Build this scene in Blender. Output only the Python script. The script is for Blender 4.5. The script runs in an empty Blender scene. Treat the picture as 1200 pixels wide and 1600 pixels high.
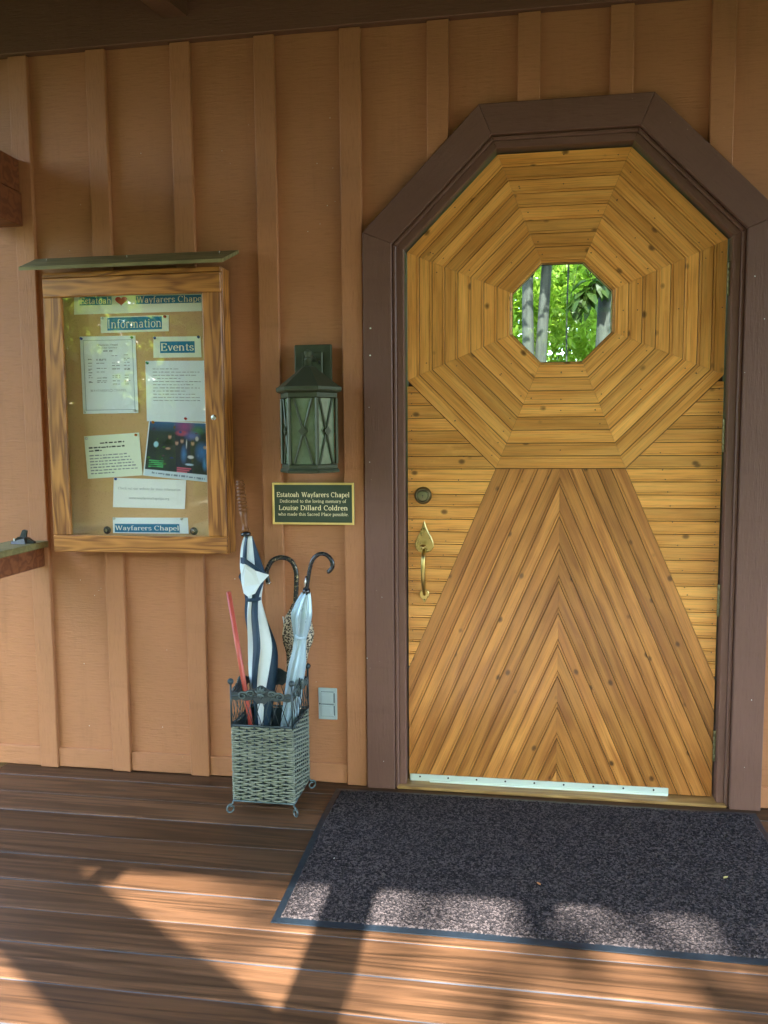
import bpy, bmesh, math, random
import numpy as np
from mathutils import Matrix, Vector

random.seed(7)
RNG = np.random.default_rng(7)
R = math.radians
scene = bpy.context.scene
COL = scene.collection

# ------------------------------------------------------------------ camera
SUN_EL = 36.6
cam_d = bpy.data.cameras.new('camera')
cam = bpy.data.objects.new('camera', cam_d)
COL.objects.link(cam)
cam_d.sensor_fit = 'VERTICAL'
cam_d.sensor_height = 36.0
cam_d.lens = 36.0 * 1296.5 / 1600.0
cam_d.clip_start = 0.02
cam_d.clip_end = 500
_rot = Matrix.Rotation(0.1587, 3, 'Z') @ Matrix.Rotation(-0.0934, 3, 'X') @ Matrix.Rotation(0.0076, 3, 'Y')
_c = [_rot.col[0], _rot.col[2], -_rot.col[1]]
cam.matrix_world = Matrix(((_c[0][0], _c[1][0], _c[2][0], 0.3846), (_c[0][1], _c[1][1], _c[2][1], -2.9388),
                           (_c[0][2], _c[1][2], _c[2][2], 1.2841), (0, 0, 0, 1)))
scene.camera = cam

# ------------------------------------------------------------------ light
world = bpy.data.worlds.new('World')
scene.world = world
world.use_nodes = True
wn = world.node_tree
sky = wn.nodes.new('ShaderNodeTexSky')
sky.sky_type = 'NISHITA'
sky.sun_disc = False
sky.sun_elevation = R(SUN_EL)
sky.sun_rotation = R(180)
sky.air_density = 1.0
sky.dust_density = 1.5
bg = wn.nodes['Background']
bg.inputs['Strength'].default_value = 0.15
wn.links.new(sky.outputs[0], bg.inputs[0])
sun_d = bpy.data.lights.new('sun', 'SUN')
sun_d.energy = 2.5
sun_d.angle = R(0.53)
sun_d.color = (1.0, 0.94, 0.87)
sun = bpy.data.objects.new('sun', sun_d)
COL.objects.link(sun)
sun.location = (0, -20, 20)
sun.rotation_euler = Vector((0.0, math.cos(R(SUN_EL)), -math.sin(R(SUN_EL)))).to_track_quat('-Z', 'Y').to_euler()
scene.view_settings.view_transform = 'Standard'
scene.view_settings.look = 'None'
scene.view_settings.gamma = 1
scene.view_settings.use_curve_mapping = False
scene.view_settings.exposure = 3.9
scene.cycles.use_denoising = True
scene.cycles.max_bounces = 8
scene.cycles.diffuse_bounces = 5
scene.cycles.transparent_max_bounces = 16
scene.cycles.sample_clamp_indirect = 6.0

# ------------------------------------------------------------------ node material helpers
class NT:
    def __init__(s, name):
        s.m = bpy.data.materials.new(name)
        s.m.use_nodes = True
        s.t = s.m.node_tree
        s.b = s.t.nodes['Principled BSDF']
        s.out = s.t.nodes['Material Output']
    def n(s, typ, **kw):
        nd = s.t.nodes.new(typ)
        for k, v in kw.items():
            if k.startswith('i_'):
                key = k[2:]
                key = int(key) if key.isdigit() else key.replace('_', ' ')
                nd.inputs[key].default_value = v
            else:
                setattr(nd, k, v)
        return nd
    def l(s, a, b):
        s.t.links.new(a, b)
    def coords(s, scale=(1, 1, 1), rand=True):
        tc = s.n('ShaderNodeTexCoord')
        mp = s.n('ShaderNodeMapping')
        mp.inputs['Scale'].default_value = scale
        s.l(tc.outputs['Object'], mp.inputs['Vector'])
        if rand:
            oi = s.n('ShaderNodeObjectInfo')
            mu = s.n('ShaderNodeMath', operation='MULTIPLY')
            mu.inputs[1].default_value = 37.0
            s.l(oi.outputs['Random'], mu.inputs[0])
            cb = s.n('ShaderNodeCombineXYZ')
            for i in range(3):
                s.l(mu.outputs[0], cb.inputs[i])
            s.l(cb.outputs[0], mp.inputs['Location'])
        return mp.outputs['Vector']
    def noise(s, vec, scale=5, detail=4, rough=.55, dist=0):
        nd = s.n('ShaderNodeTexNoise')
        nd.inputs['Scale'].default_value = scale
        nd.inputs['Detail'].default_value = detail
        nd.inputs['Roughness'].default_value = rough
        nd.inputs['Distortion'].default_value = dist
        s.l(vec, nd.inputs['Vector'])
        return nd.outputs['Fac']
    def ramp(s, fac, stops):
        r = s.n('ShaderNodeValToRGB')
        e = r.color_ramp.elements
        while len(e) < len(stops):
            e.new(0.5)
        for i, (p, c) in enumerate(stops):
            e[i].position = p
            e[i].color = (*c, 1) if len(c) == 3 else c
        s.l(fac, r.inputs[0])
        return r.outputs[0]
    def mix(s, fac, a, b, mode='MIX'):
        x = s.n('ShaderNodeMix', data_type='RGBA', blend_type=mode)
        for sock, v in ((x.inputs[0], fac), (x.inputs[6], a), (x.inputs[7], b)):
            if hasattr(v, 'is_output'):
                s.l(v, sock)
            elif isinstance(v, (int, float)):
                sock.default_value = v
            else:
                sock.default_value = (*v, 1)
        return x.outputs[2]
    def math(s, op, a, b=None):
        x = s.n('ShaderNodeMath', operation=op)
        for i, v in enumerate((a, b)):
            if v is None:
                continue
            if hasattr(v, 'is_output'):
                s.l(v, x.inputs[i])
            else:
                x.inputs[i].default_value = v
        return x.outputs[0]
    def bump(s, h, strength=.3, dist=.002):
        b = s.n('ShaderNodeBump')
        b.inputs['Strength'].default_value = strength
        b.inputs['Distance'].default_value = dist
        s.l(h, b.inputs['Height'])
        s.l(b.outputs[0], s.b.inputs['Normal'])
    def set(s, color=None, rough=None, metal=None, spec=None, coat=None):
        for k, v in (('Base Color', color), ('Roughness', rough), ('Metallic', metal), ('Specular IOR Level', spec), ('Coat Weight', coat)):
            if v is None:
                continue
            if hasattr(v, 'is_output'):
                s.l(v, s.b.inputs[k])
            else:
                s.b.inputs[k].default_value = (*v, 1) if isinstance(v, tuple) else v
        return s.m

def scl(c, f):
    return tuple(x * f for x in c)

def paint_mat(name, col, rough=.62, hatch=True):
    s = NT(name)
    v = s.coords((1, 1, 1))
    n1 = s.noise(v, 2.2, 5, .6)
    n2 = s.noise(s.coords((6, 6, 60)), 3, 4, .6)
    n3 = s.noise(v, 90, 2, .5)
    c = s.mix(n1, scl(col, .76), scl(col, 1.20))
    c = s.mix(s.ramp(n2, [(.52, (0, 0, 0)), (.75, (.5, .5, .5))]), c, scl(col, .70))
    n4 = s.noise(s.coords((7, 7, .8)), 2.5, 4, .65)
    c = s.mix(s.ramp(n4, [(.55, (0, 0, 0)), (.78, (.38, .38, .38))]), c, scl(col, .62))
    c = s.mix(s.ramp(n3, [(.765, (0, 0, 0)), (.79, (.28, .28, .28))]), c, (.62, .5, .38))
    r = s.ramp(n1, [(.3, (rough - .1,) * 3), (.7, (rough + .12,) * 3)])
    h = s.math('ADD', s.math('MULTIPLY', n2, .8), s.math('MULTIPLY', n3, .25))
    s.bump(h, .8, .0024)
    return s.set(c, r, spec=.35)

def wood_mat(name, light, dark, rough=.42, sx=2.0, sz=46, knots=.0, vary=.25, coat=0., rings=6.0, dist=.6, sy=30, warp=(1.1, 8, 9), fine=None, spec=.4):
    s = NT(name)
    v = s.coords((sx, sy, sz))
    warp = s.coords(warp)
    g1 = s.noise(v, 1.0, 5, .62, dist)
    w = s.noise(warp, 1.6, 2, .5)
    ringv = s.math('SINE', s.math('MULTIPLY', s.math('ADD', w, s.math('MULTIPLY', g1, .12)), rings * 6.28))
    fig = s.math('MULTIPLY', s.math('ADD', ringv, 1), .5)
    f = s.math('ADD', s.math('MULTIPLY', g1, .65), s.math('MULTIPLY', fig, .35))
    c = s.ramp(f, [(.22, dark), (.5, tuple((a * .35 + b * .65) for a, b in zip(dark, light))), (.72, light)])
    oi = s.n('ShaderNodeObjectInfo')
    rr = s.ramp(oi.outputs['Random'], [(0, (1 - vary, 1 - vary * 1.1, 1 - vary * 1.3)), (1, (1 + vary * .35, 1 + vary * .3, 1 + vary * .15))])
    c = s.mix(1.0, c, rr, 'MULTIPLY')
    big = s.noise(s.coords((1, 1, 1)), 3.2, 3, .5)
    c = s.mix(s.ramp(big, [(.45, (0, 0, 0)), (.8, (.55, .55, .55))]), c, scl(dark, 1.1))
    if knots > 0:
        vo = s.n('ShaderNodeTexVoronoi')
        vo.inputs['Scale'].default_value = 1.0
        s.l(s.coords((9.5, 11, 13)), vo.inputs['Vector'])
        k = s.ramp(vo.outputs['Distance'], [(.0, (1, 1, 1)), (knots, (.85, .85, .85)), (knots * 1.9, (0, 0, 0))])
        c = s.mix(k, c, scl(dark, .22))
    if fine:
        fg_ = s.noise(s.coords(fine), 1.0, 3, .7)
        c = s.mix(1.0, c, s.ramp(fg_, [(.3, (.72, .72, .72)), (.5, (1, 1, 1)), (.75, (1.18, 1.16, 1.12))]), 'MULTIPLY')
        sc_ = s.noise(s.coords((2.5, 14, 4)), 2.0, 6, .75)
        c = s.mix(s.ramp(sc_, [(.60, (0, 0, 0)), (.72, (.35, .35, .35))]), c, scl(light, 1.12))
    s.bump(s.math('ADD', g1, s.math('MULTIPLY', fig, .3)), .22, .0015)
    r = s.ramp(g1, [(.2, (rough - .08,) * 3), (.8, (rough + .14,) * 3)])
    s.b.inputs['Coat Roughness'].default_value = .18
    return s.set(c, r, spec=spec, coat=coat)

def plain_mat(name, col, rough=.5, metal=0., var=.15, scale=25, spec=.5, bump=.0):
    s = NT(name)
    n = s.noise(s.coords(), scale, 4, .6)
    c = s.mix(n, scl(col, 1 - var), scl(col, 1 + var))
    if bump:
        s.bump(n, bump, .001)
    return s.set(c, s.ramp(n, [(.3, (max(.03, rough - .08),) * 3), (.7, (min(1, rough + .08),) * 3)]), metal, spec)

def glass_mat(name, tint=(.96, .98, .97), gain=1.0):
    s = NT(name)
    fr = s.n('ShaderNodeFresnel')
    geo = s.n('ShaderNodeNewGeometry')
    s.l(s.math('SUBTRACT', 1.52, s.math('MULTIPLY', geo.outputs['Backfacing'], 1.52 - 1 / 1.52)), fr.inputs['IOR'])
    tr = s.n('ShaderNodeBsdfTransparent')
    tr.inputs['Color'].default_value = (*tint, 1)
    gl = s.n('ShaderNodeBsdfGlossy')
    gl.inputs['Roughness'].default_value = .0
    nz = s.noise(s.coords(), 7, 2, .5)
    bp = s.n('ShaderNodeBump')
    bp.inputs['Strength'].default_value = .02
    bp.inputs['Distance'].default_value = .002
    s.l(nz, bp.inputs['Height'])
    s.l(bp.outputs[0], gl.inputs['Normal'])
    mx = s.n('ShaderNodeMixShader')
    s.l(s.math('MULTIPLY', fr.outputs[0], gain), mx.inputs[0])
    s.l(tr.outputs[0], mx.inputs[1])
    s.l(gl.outputs[0], mx.inputs[2])
    s.l(mx.outputs[0], s.out.inputs['Surface'])
    return s.m

def leaf_mat(name, dif, trl):
    s = NT(name)
    n = s.noise(s.coords(rand=True), 1.3, 4, .6)
    n2 = s.noise(s.coords(rand=False), 9, 2, .5)
    d = s.mix(n, scl(dif, .6), scl(dif, 1.45))
    d = s.mix(s.math('MULTIPLY', n2, .5), d, (dif[0] * 1.9, dif[1] * 1.35, dif[2] * .8))
    a = s.n('ShaderNodeBsdfPrincipled')
    a.inputs['Roughness'].default_value = .45
    a.inputs['Specular IOR Level'].default_value = .35
    s.l(d, a.inputs['Base Color'])
    b = s.n('ShaderNodeBsdfTranslucent')
    s.l(s.mix(n, scl(trl, .7), scl(trl, 1.25)), b.inputs['Color'])
    mx = s.n('ShaderNodeMixShader')
    mx.inputs[0].default_value = .5
    s.l(a.outputs[0], mx.inputs[1])
    s.l(b.outputs[0], mx.inputs[2])
    s.l(mx.outputs[0], s.out.inputs['Surface'])
    return s.m

# ------------------------------------------------------------------ materials
TAN = (.42, .192, .088)
MUL = (.160, .084, .062)
MT = {}
MT['wall'] = paint_mat('tan wall paint', TAN)
MT['trim'] = paint_mat('brown trim paint', MUL, .5)
MT['header'] = paint_mat('dark brown beam paint', (.17, .085, .055), .6)
MT['redwood'] = wood_mat('red brown beam wood', (.26, .095, .04), (.13, .04, .018), .5, 2, 30, 0, .1)
MT['pine'] = wood_mat('golden varnished pine', (.86, .455, .118), (.66, .295, .062), .36, 2.0, 55, .075, .26, .12, 3, .6, 30, (1.1, 8, 9), (7, 60, 220))
MT['pine_brown'] = wood_mat('browner pine', (.60, .275, .072), (.35, .135, .033), .38, 1.6, 50, .07, .36, .12, 4, .6, 30, (1.1, 8, 9), (7, 60, 220))  # browner, darker pine for the lower chevron planks
MT['oak'] = wood_mat('oak frame wood', (.55, .245, .058), (.15, .05, .012), .42, 1.6, 75, 0, .12, .1, 9)
MT['deck'] = wood_mat('stained deck wood', (.135, .069, .036), (.040, .022, .012), .44, 1.6, 40, .0, .42, .04, 9, .5, 60, (.35, 6.5, 6), (5, 240, 60), .3)
MT['seam'] = plain_mat('painted seam sheen', (.085, .095, .115), .5, 0, .8, 7, .4)  # pale colour paints the sky sheen on the board edges
MT['capwood'] = wood_mat('weathered cap wood', (.26, .235, .105), (.14, .135, .055), .6, 2, 40, 0, .1)
MT['sill'] = wood_mat('threshold oak', (.40, .25, .09), (.17, .09, .03), .4, 2, 60, 0, .1)
MT['dark'] = plain_mat('dark recess wood', (.035, .02, .012), .8)
MT['interior'] = plain_mat('interior plaster wood', (.35, .24, .14), .7)
MT['ifloor'] = plain_mat('interior floor', (.2, .11, .06), .4)
MT['roof'] = plain_mat('shingle roof', (.09, .075, .065), .85, 0, .3, 9)
MT['brass'] = plain_mat('antique brass', (.46, .36, .13), .32, 1.0, .3, 30)
MT['brassdark'] = plain_mat('dark antique brass', (.13, .115, .06), .38, .9, .35, 60)
MT['gold'] = plain_mat('gold plaque border', (.80, .62, .22), .38, .55, .08, 20)
MT['goldtext'] = plain_mat('raised gold lettering', (.88, .80, .48), .5, .0, .05)
MT['plaquegreen'] = plain_mat('dark green plaque field', (.028, .052, .028), .45, 0, .25, 140, .5, .2)
MT['bronze'] = plain_mat('verdigris bronze', (.048, .062, .034), .5, .35, .4, 28, .5, .2)
MT['hinge'] = plain_mat('tarnished hinge metal', (.20, .19, .10), .42, .8, .3, 60)
MT['alu'] = plain_mat('mint anodised strip', (.62, .74, .68), .36, .25, .05, 8)
MT['screw'] = plain_mat('dark screw', (.05, .05, .05), .4, .6)
MT['rubber'] = plain_mat('blue black rubber border', (.009, .016, .024), .42, 0, .25, 60)
MT['wicker'] = plain_mat('grey green wicker', (.175, .205, .158), .62, 0, .55, 60, .35, .3)
MT['iron'] = plain_mat('teal black iron', (.030, .050, .056), .42, .35, .5, 50)
MT['ironlight'] = plain_mat('rubbed teal iron', (.085, .125, .125), .42, .4, .6, 90)
MT['cover'] = plain_mat('grey blue outlet plastic', (.36, .46, .46), .38, 0, .05, 10)
MT['coverline'] = plain_mat('outlet cover seam', (.10, .13, .14), .5)
MT['white_fabric'] = plain_mat('white umbrella nylon', (.62, .72, .72), .55, 0, .07, 14, .3)
MT['navy_fabric'] = plain_mat('navy umbrella nylon', (.012, .040, .075), .5, 0, .2, 14, .35)
MT['silver_fabric'] = plain_mat('silver blue nylon', (.34, .48, .56), .34, .25, .14, 11, .5)
MT['handlewood'] = wood_mat('turned handle wood', (.21, .08, .02), (.13, .045, .010), .4, 20, 20, 0, .05, .0, 1)
MT['black'] = plain_mat('black lacquer', (.010, .014, .018), .22, 0, .2, 20, .6)
MT['red'] = plain_mat('red painted rod', (.44, .075, .05), .35, 0, .1, 20)
MT['blackplastic'] = plain_mat('black plastic', (.008, .014, .016), .35, 0, .3, 40)
MT['chrome'] = plain_mat('bright metal', (.6, .6, .57), .25, 1)
MT['cork'] = None
MT['paper_w'] = plain_mat('white paper', (0.791, 0.87, 0.814), .8, 0, .02, 4, .2)
MT['paper_b'] = plain_mat('pale blue white paper', (0.746, 0.87, 0.88), .75, 0, .02, 4, .25)
MT['paper_m'] = plain_mat('cream mint paper', (0.746, 0.859, 0.678), .8, 0, .02, 4, .2)
MT['ink_blue'] = plain_mat('printed blue block', (.010, .19, .34), .6, 0, .05, 10, .3)
MT['ink_cream'] = plain_mat('printed cream letters', (.78, .80, .58), .7, 0, .02)
MT['ink_black'] = plain_mat('printed black text', (.045, .06, .07), .8, 0, .05)
MT['ink_grey'] = plain_mat('printed grey text', (.25, .30, .31), .8, 0, .05)
MT['ink_line'] = plain_mat('printed border line', (.10, .20, .25), .8, 0, .05)
MT['heart'] = plain_mat('red heart print', (.50, .045, .06), .6, 0, .1, 60)
for k, c in (('pin_red', (.5, .05, .04)), ('pin_blue', (.03, .06, .3)), ('pin_green', (.02, .25, .09)), ('pin_orange', (.55, .16, .02)), ('pin_clear', (.55, .62, .58))):
    MT[k] = plain_mat(k.replace('_', ' '), c, .25)
MT['glass'] = glass_mat('case glass', (1, 1, 1), 1.1)
MT['doorglass'] = glass_mat('door glass', (.93, .97, .95), .8)
MT['leaf'] = leaf_mat('sunlit leaf', (.12, .20, .024), (.38, .56, .06))
MT['leafdark'] = leaf_mat('deep leaf', (.025, .05, .010), (.06, .13, .015))
MT['bark'] = wood_mat('grey furrowed bark', (.040, .045, .040), (.014, .016, .014), .85, 26, 26, 0, .1, 0, 2, .4, 26, (9, 9, 1.2))

def cork():
    s = NT('kraft cork board')
    n1 = s.noise(s.coords(), 3, 4, .6)
    n2 = s.noise(s.coords(), 220, 2, .6)
    c = s.mix(n1, (.50, .325, .15), (.62, .42, .205))
    c = s.mix(s.ramp(n2, [(.6, (0, 0, 0)), (.75, (.5, .5, .5))]), c, (.2, .12, .05))
    s.bump(n2, .3, .001)
    MT['cork'] = s.set(c, .85, spec=.2)
cork()

def leopard():
    s = NT('leopard print nylon')
    v = s.coords((1, 1, 1), False)
    vo = s.n('ShaderNodeTexVoronoi', feature='F1')
    vo.inputs['Scale'].default_value = 150
    s.l(v, vo.inputs['Vector'])
    n = s.noise(v, 130, 2, .6)
    d = s.math('ADD', vo.outputs['Distance'], s.math('MULTIPLY', n, .5))
    c = s.ramp(d, [(.40, (.22, .12, .05)), (.46, (.015, .012, .010)), (.74, (.02, .016, .012)), (.82, (.50, .43, .30))])
    MT['leopard'] = s.set(c, .5)
leopard()

def worn_black():
    s = NT('worn black gilt handle')
    n = s.noise(s.coords((1, 1, 1), False), 120, 5, .7)
    c = s.ramp(n, [(.56, (.012, .016, .018)), (.64, (.5, .42, .22))])
    MT['wornblack'] = s.set(c, .3, 0.2)
worn_black()

def pile():
    s = NT('speckled brown carpet pile')
    v = s.coords((1, 1, 1), False)
    vo = s.n('ShaderNodeTexVoronoi')
    vo.inputs['Scale'].default_value = 190
    s.l(v, vo.inputs['Vector'])
    n = s.noise(v, 190, 3, .7)
    big = s.noise(v, 3, 3, .6)
    sep = s.n('ShaderNodeSeparateColor')
    s.l(vo.outputs['Color'], sep.inputs[0])
    f = s.math('ADD', s.math('MULTIPLY', sep.outputs[0], .6), s.math('MULTIPLY', n, .4))
    c = s.ramp(f, [(.30, (.013, .012, .014)), (.5, (.034, .030, .032)), (.72, (.105, .087, .086))])
    c = s.mix(s.math('MULTIPLY', big, .35), c, (.05, .045, .045))
    s.bump(s.math('ADD', vo.outputs['Distance'], n), .8, .004)
    MT['pile'] = s.set(c, .95, spec=.1)
pile()

def seeded():
    s = NT('seeded lantern glass')
    n = s.noise(s.coords(), 60, 3, .6)
    c = s.mix(n, (.085, .135, .08), (.20, .265, .175))
    s.bump(n, .5, .002)
    MT['seeded'] = s.set(c, .14, spec=.8)
seeded()

def groundmat():
    s = NT('forest floor')
    n = s.noise(s.coords((1, 1, 1), False), .7, 6, .65)
    n2 = s.noise(s.coords((1, 1, 1), False), 12, 4, .6)
    c = s.ramp(n, [(.35, (.07, .052, .03)), (.55, (.06, .085, .02)), (.75, (.10, .085, .045))])
    c = s.mix(s.math('MULTIPLY', n2, .5), c, (.05, .06, .02))
    s.bump(n2, .6, .05)
    MT['ground'] = s.set(c, .95, spec=.1)
groundmat()

def attrmat():
    s = NT('colour photo print')
    a = s.n('ShaderNodeVertexColor')
    a.layer_name = 'print'
    MT['photo'] = s.set(a.outputs[0], .35, spec=.5)
attrmat()

# ------------------------------------------------------------------ object helpers
WM = {}

def link(name, data, parent=None, mw=None, material=None):
    o = bpy.data.objects.new(name, data)
    COL.objects.link(o)
    mw = mw.copy() if mw is not None else Matrix.Identity(4)
    WM[o.name] = mw
    if parent is not None:
        o.parent = parent
        o.matrix_local = WM[parent.name].inverted() @ mw
    else:
        o.matrix_local = mw
    if material is not None and data is not None and len(data.materials) == 0:
        data.materials.append(MT[material] if isinstance(material, str) else material)
    return o

def tag(o, label=None, cat=None, group=None, kind=None):
    for k, v in (('label', label), ('category', cat), ('group', group), ('kind', kind)):
        if v:
            o[k] = v
    return o

def thing(name, loc, label, cat, group=None):
    return tag(link(name, None, None, Matrix.Translation(loc)), label, cat, group)

def mk(name, verts, faces, smooth=False):
    me = bpy.data.meshes.new(name)
    me.from_pydata([tuple(v) for v in verts], [], faces)
    me.validate()
    me.update()
    if smooth:
        me.polygons.foreach_set('use_smooth', [True] * len(me.polygons))
    return me

def from_bm(name, bm, smooth=False):
    me = bpy.data.meshes.new(name)
    bmesh.ops.recalc_face_normals(bm, faces=bm.faces)
    bm.to_mesh(me)
    bm.free()
    if smooth:
        me.polygons.foreach_set('use_smooth', [True] * len(me.polygons))
    return me

def box_mesh(name, sx, sy, sz, b=.0, seg=1):
    bm = bmesh.new()
    bmesh.ops.create_cube(bm, size=1)
    bmesh.ops.scale(bm, vec=(sx, sy, sz), verts=bm.verts)
    if b:
        bmesh.ops.bevel(bm, geom=list(bm.edges), offset=b, segments=seg, affect='EDGES', profile=.5)
    return from_bm(name, bm)

def box(name, lo, hi, material, parent=None, b=.002, rot=None, seg=1):
    c = Vector([(a + d) / 2 for a, d in zip(lo, hi)])
    s = [abs(d - a) for a, d in zip(lo, hi)]
    mw = Matrix.Translation(c)
    if rot is not None:
        mw = mw @ rot
    b = min(b, min(s) * .4)
    return link(name, box_mesh(name, *s, b, seg), parent, mw, material)

def vbox(name, lo, hi, material, parent=None, b=.002):
    """board standing upright: local x runs along the grain (world z)"""
    c = Vector([(a + d) / 2 for a, d in zip(lo, hi)])
    s = [abs(d - a) for a, d in zip(lo, hi)]
    mw = Matrix.Translation(c) @ Matrix.Rotation(-math.pi / 2, 4, 'Y')
    return link(name, box_mesh(name, s[2], s[1], s[0], min(b, min(s) * .4)), parent, mw, material)

class MB:
    def __init__(s):
        s.v, s.f = [], []
    def add(s, vs, fs):
        n = len(s.v)
        s.v += [tuple(v) for v in vs]
        s.f += [tuple(i + n for i in f) for f in fs]
    def box(s, lo, hi):
        x0, y0, z0 = lo
        x1, y1, z1 = hi
        s.add([(x0, y0, z0), (x1, y0, z0), (x1, y1, z0), (x0, y1, z0), (x0, y0, z1), (x1, y0, z1), (x1, y1, z1), (x0, y1, z1)],
              [(0, 3, 2, 1), (4, 5, 6, 7), (0, 1, 5, 4), (1, 2, 6, 5), (2, 3, 7, 6), (3, 0, 4, 7)])
    def tube(s, pts, r, n=8, caps=True):
        pts = [Vector(p) for p in pts]
        rs = r if isinstance(r, (list, tuple)) else [r] * len(pts)
        up = None
        rings = []
        for i, p in enumerate(pts):
            t = (pts[min(i + 1, len(pts) - 1)] - pts[max(i - 1, 0)]).normalized()
            if up is None:
                up = Vector((0, 0, 1)) if abs(t.z) < .9 else Vector((1, 0, 0))
            a = t.cross(up)
            if a.length < 1e-6:
                a = t.cross(Vector((0, 1, 0)))
            a.normalize()
            b = a.cross(t).normalized()
            up = b
            rings.append([p + a * (rs[i] * math.cos(2 * math.pi * k / n)) + b * (rs[i] * math.sin(2 * math.pi * k / n)) for k in range(n)])
        vs = [v for rg in rings for v in rg]
        fs = []
        for i in range(len(rings) - 1):
            for k in range(n):
                k2 = (k + 1) % n
                fs.append((i * n + k, i * n + k2, (i + 1) * n + k2, (i + 1) * n + k))
        if caps:
            fs.append(tuple(range(n))[::-1])
            fs.append(tuple((len(rings) - 1) * n + k for k in range(n)))
        s.add(vs, fs)
    def lathe(s, prof, n=20, origin=(0, 0, 0), axis=(0, 0, 1)):
        """prof: list of (radius, height) along axis"""
        q = Vector((0, 0, 1)).rotation_difference(Vector(axis).normalized())
        o = Vector(origin)
        vs = []
        for r, h in prof:
            for k in range(n):
                a = 2 * math.pi * k / n
                vs.append(o + q @ Vector((max(r, 1e-5) * math.cos(a), max(r, 1e-5) * math.sin(a), h)))
        fs = []
        for i in range(len(prof) - 1):
            for k in range(n):
                k2 = (k + 1) % n
                fs.append((i * n + k, i * n + k2, (i + 1) * n + k2, (i + 1) * n + k))
        fs.append(tuple(range(n))[::-1])
        fs.append(tuple((len(prof) - 1) * n + k for k in range(n)))
        s.add(vs, fs)
    def prism(s, poly, y0, y1):
        """poly in (x,z), extruded along y"""
        n = len(poly)
        s.add([(x, y0, z) for x, z in poly] + [(x, y1, z) for x, z in poly],
              [tuple(range(n)), tuple(range(2 * n - 1, n - 1, -1))] + [((i + 1) % n, i, n + i, n + (i + 1) % n) for i in range(n)])
    def mesh(s, name, smooth=False):
        return mk(name, s.v, s.f, smooth)
    def build(s, name, material, parent=None, smooth=False, origin=None):
        """vertices are given in world space; the origin is put at their centre"""
        vs = np.array(s.v, float)
        o = vs.mean(0) if origin is None else np.array(origin, float)
        return link(name, mk(name, vs - o, s.f, smooth), parent, Matrix.Translation(o), material)

def prism_obj(name, poly, y0, y1, material, parent, bevel=.0):
    bm = bmesh.new()
    cx = sum(p[0] for p in poly) / len(poly)
    cz = sum(p[1] for p in poly) / len(poly)
    vs = [bm.verts.new((x - cx, 0, z - cz)) for x, z in poly]
    f = bm.faces.new(vs)
    r = bmesh.ops.extrude_face_region(bm, geom=[f])
    bmesh.ops.translate(bm, vec=(0, y1 - y0, 0), verts=[g for g in r['geom'] if isinstance(g, bmesh.types.BMVert)])
    if bevel:
        bmesh.ops.recalc_face_normals(bm, faces=bm.faces)
        ed = [e for e in bm.edges if abs(e.verts[0].co.y) < 1e-6 and abs(e.verts[1].co.y) < 1e-6]
        bmesh.ops.bevel(bm, geom=ed, offset=bevel, segments=1, affect='EDGES')
    bmesh.ops.triangulate(bm, faces=[f for f in bm.faces if len(f.verts) > 4])
    return link(name, from_bm(name, bm), parent, Matrix.Translation((cx, y0, cz)), material)

def smoothpath(pts, n=8):
    pts = [Vector(p) for p in pts]
    out = []
    for i in range(len(pts) - 1):
        p0 = pts[max(i - 1, 0)]
        p1, p2 = pts[i], pts[i + 1]
        p3 = pts[min(i + 2, len(pts) - 1)]
        for k in range(n):
            t = k / n
            out.append(.5 * ((2 * p1) + (p2 - p0) * t + (2 * p0 - 5 * p1 + 4 * p2 - p3) * t * t + (3 * p1 - p0 - 3 * p2 + p3) * t ** 3))
    out.append(pts[-1])
    return out

def interp(x, xs, ys):
    return float(np.interp(x, xs, ys))

# ------------------------------------------------------------------ stroke serif lettering
XH, CH, AH = .46, .68, .71
def A_(cx, cy, rx, ry, a0, a1, n=14):
    return [(cx + rx * math.cos(R(a0 + (a1 - a0) * i / n)), cy + ry * math.sin(R(a0 + (a1 - a0) * i / n))) for i in range(n + 1)]
def St(x, y0, y1, top=1, bot=1):
    out = [[(x, y0), (x, y1)]]
    if bot:
        out.append([(x - .095, y0 + .013), (x + .095, y0 + .013)])
    if top == 1:
        out.append([(x - .10, y1 - .013), (x + .03, y1 - .013)])
    if top == 2:
        out.append([(x - .095, y1 - .013), (x + .095, y1 - .013)])
    return out
SS = lambda w, h: [[(w * .88, h * .78)] + [(w * (.5 + .36 * math.cos(R(a))), h * (.74 + .25 * math.sin(R(a)))) for a in range(45, 226, 15)] +
                   [(w * .3, h * .57), (w * .7, h * .43)] + [(w * (.5 + .38 * math.cos(R(a))), h * (.26 + .25 * math.sin(R(a)))) for a in range(40, -140, -15)] + [(w * .12, h * .22)]]
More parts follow.
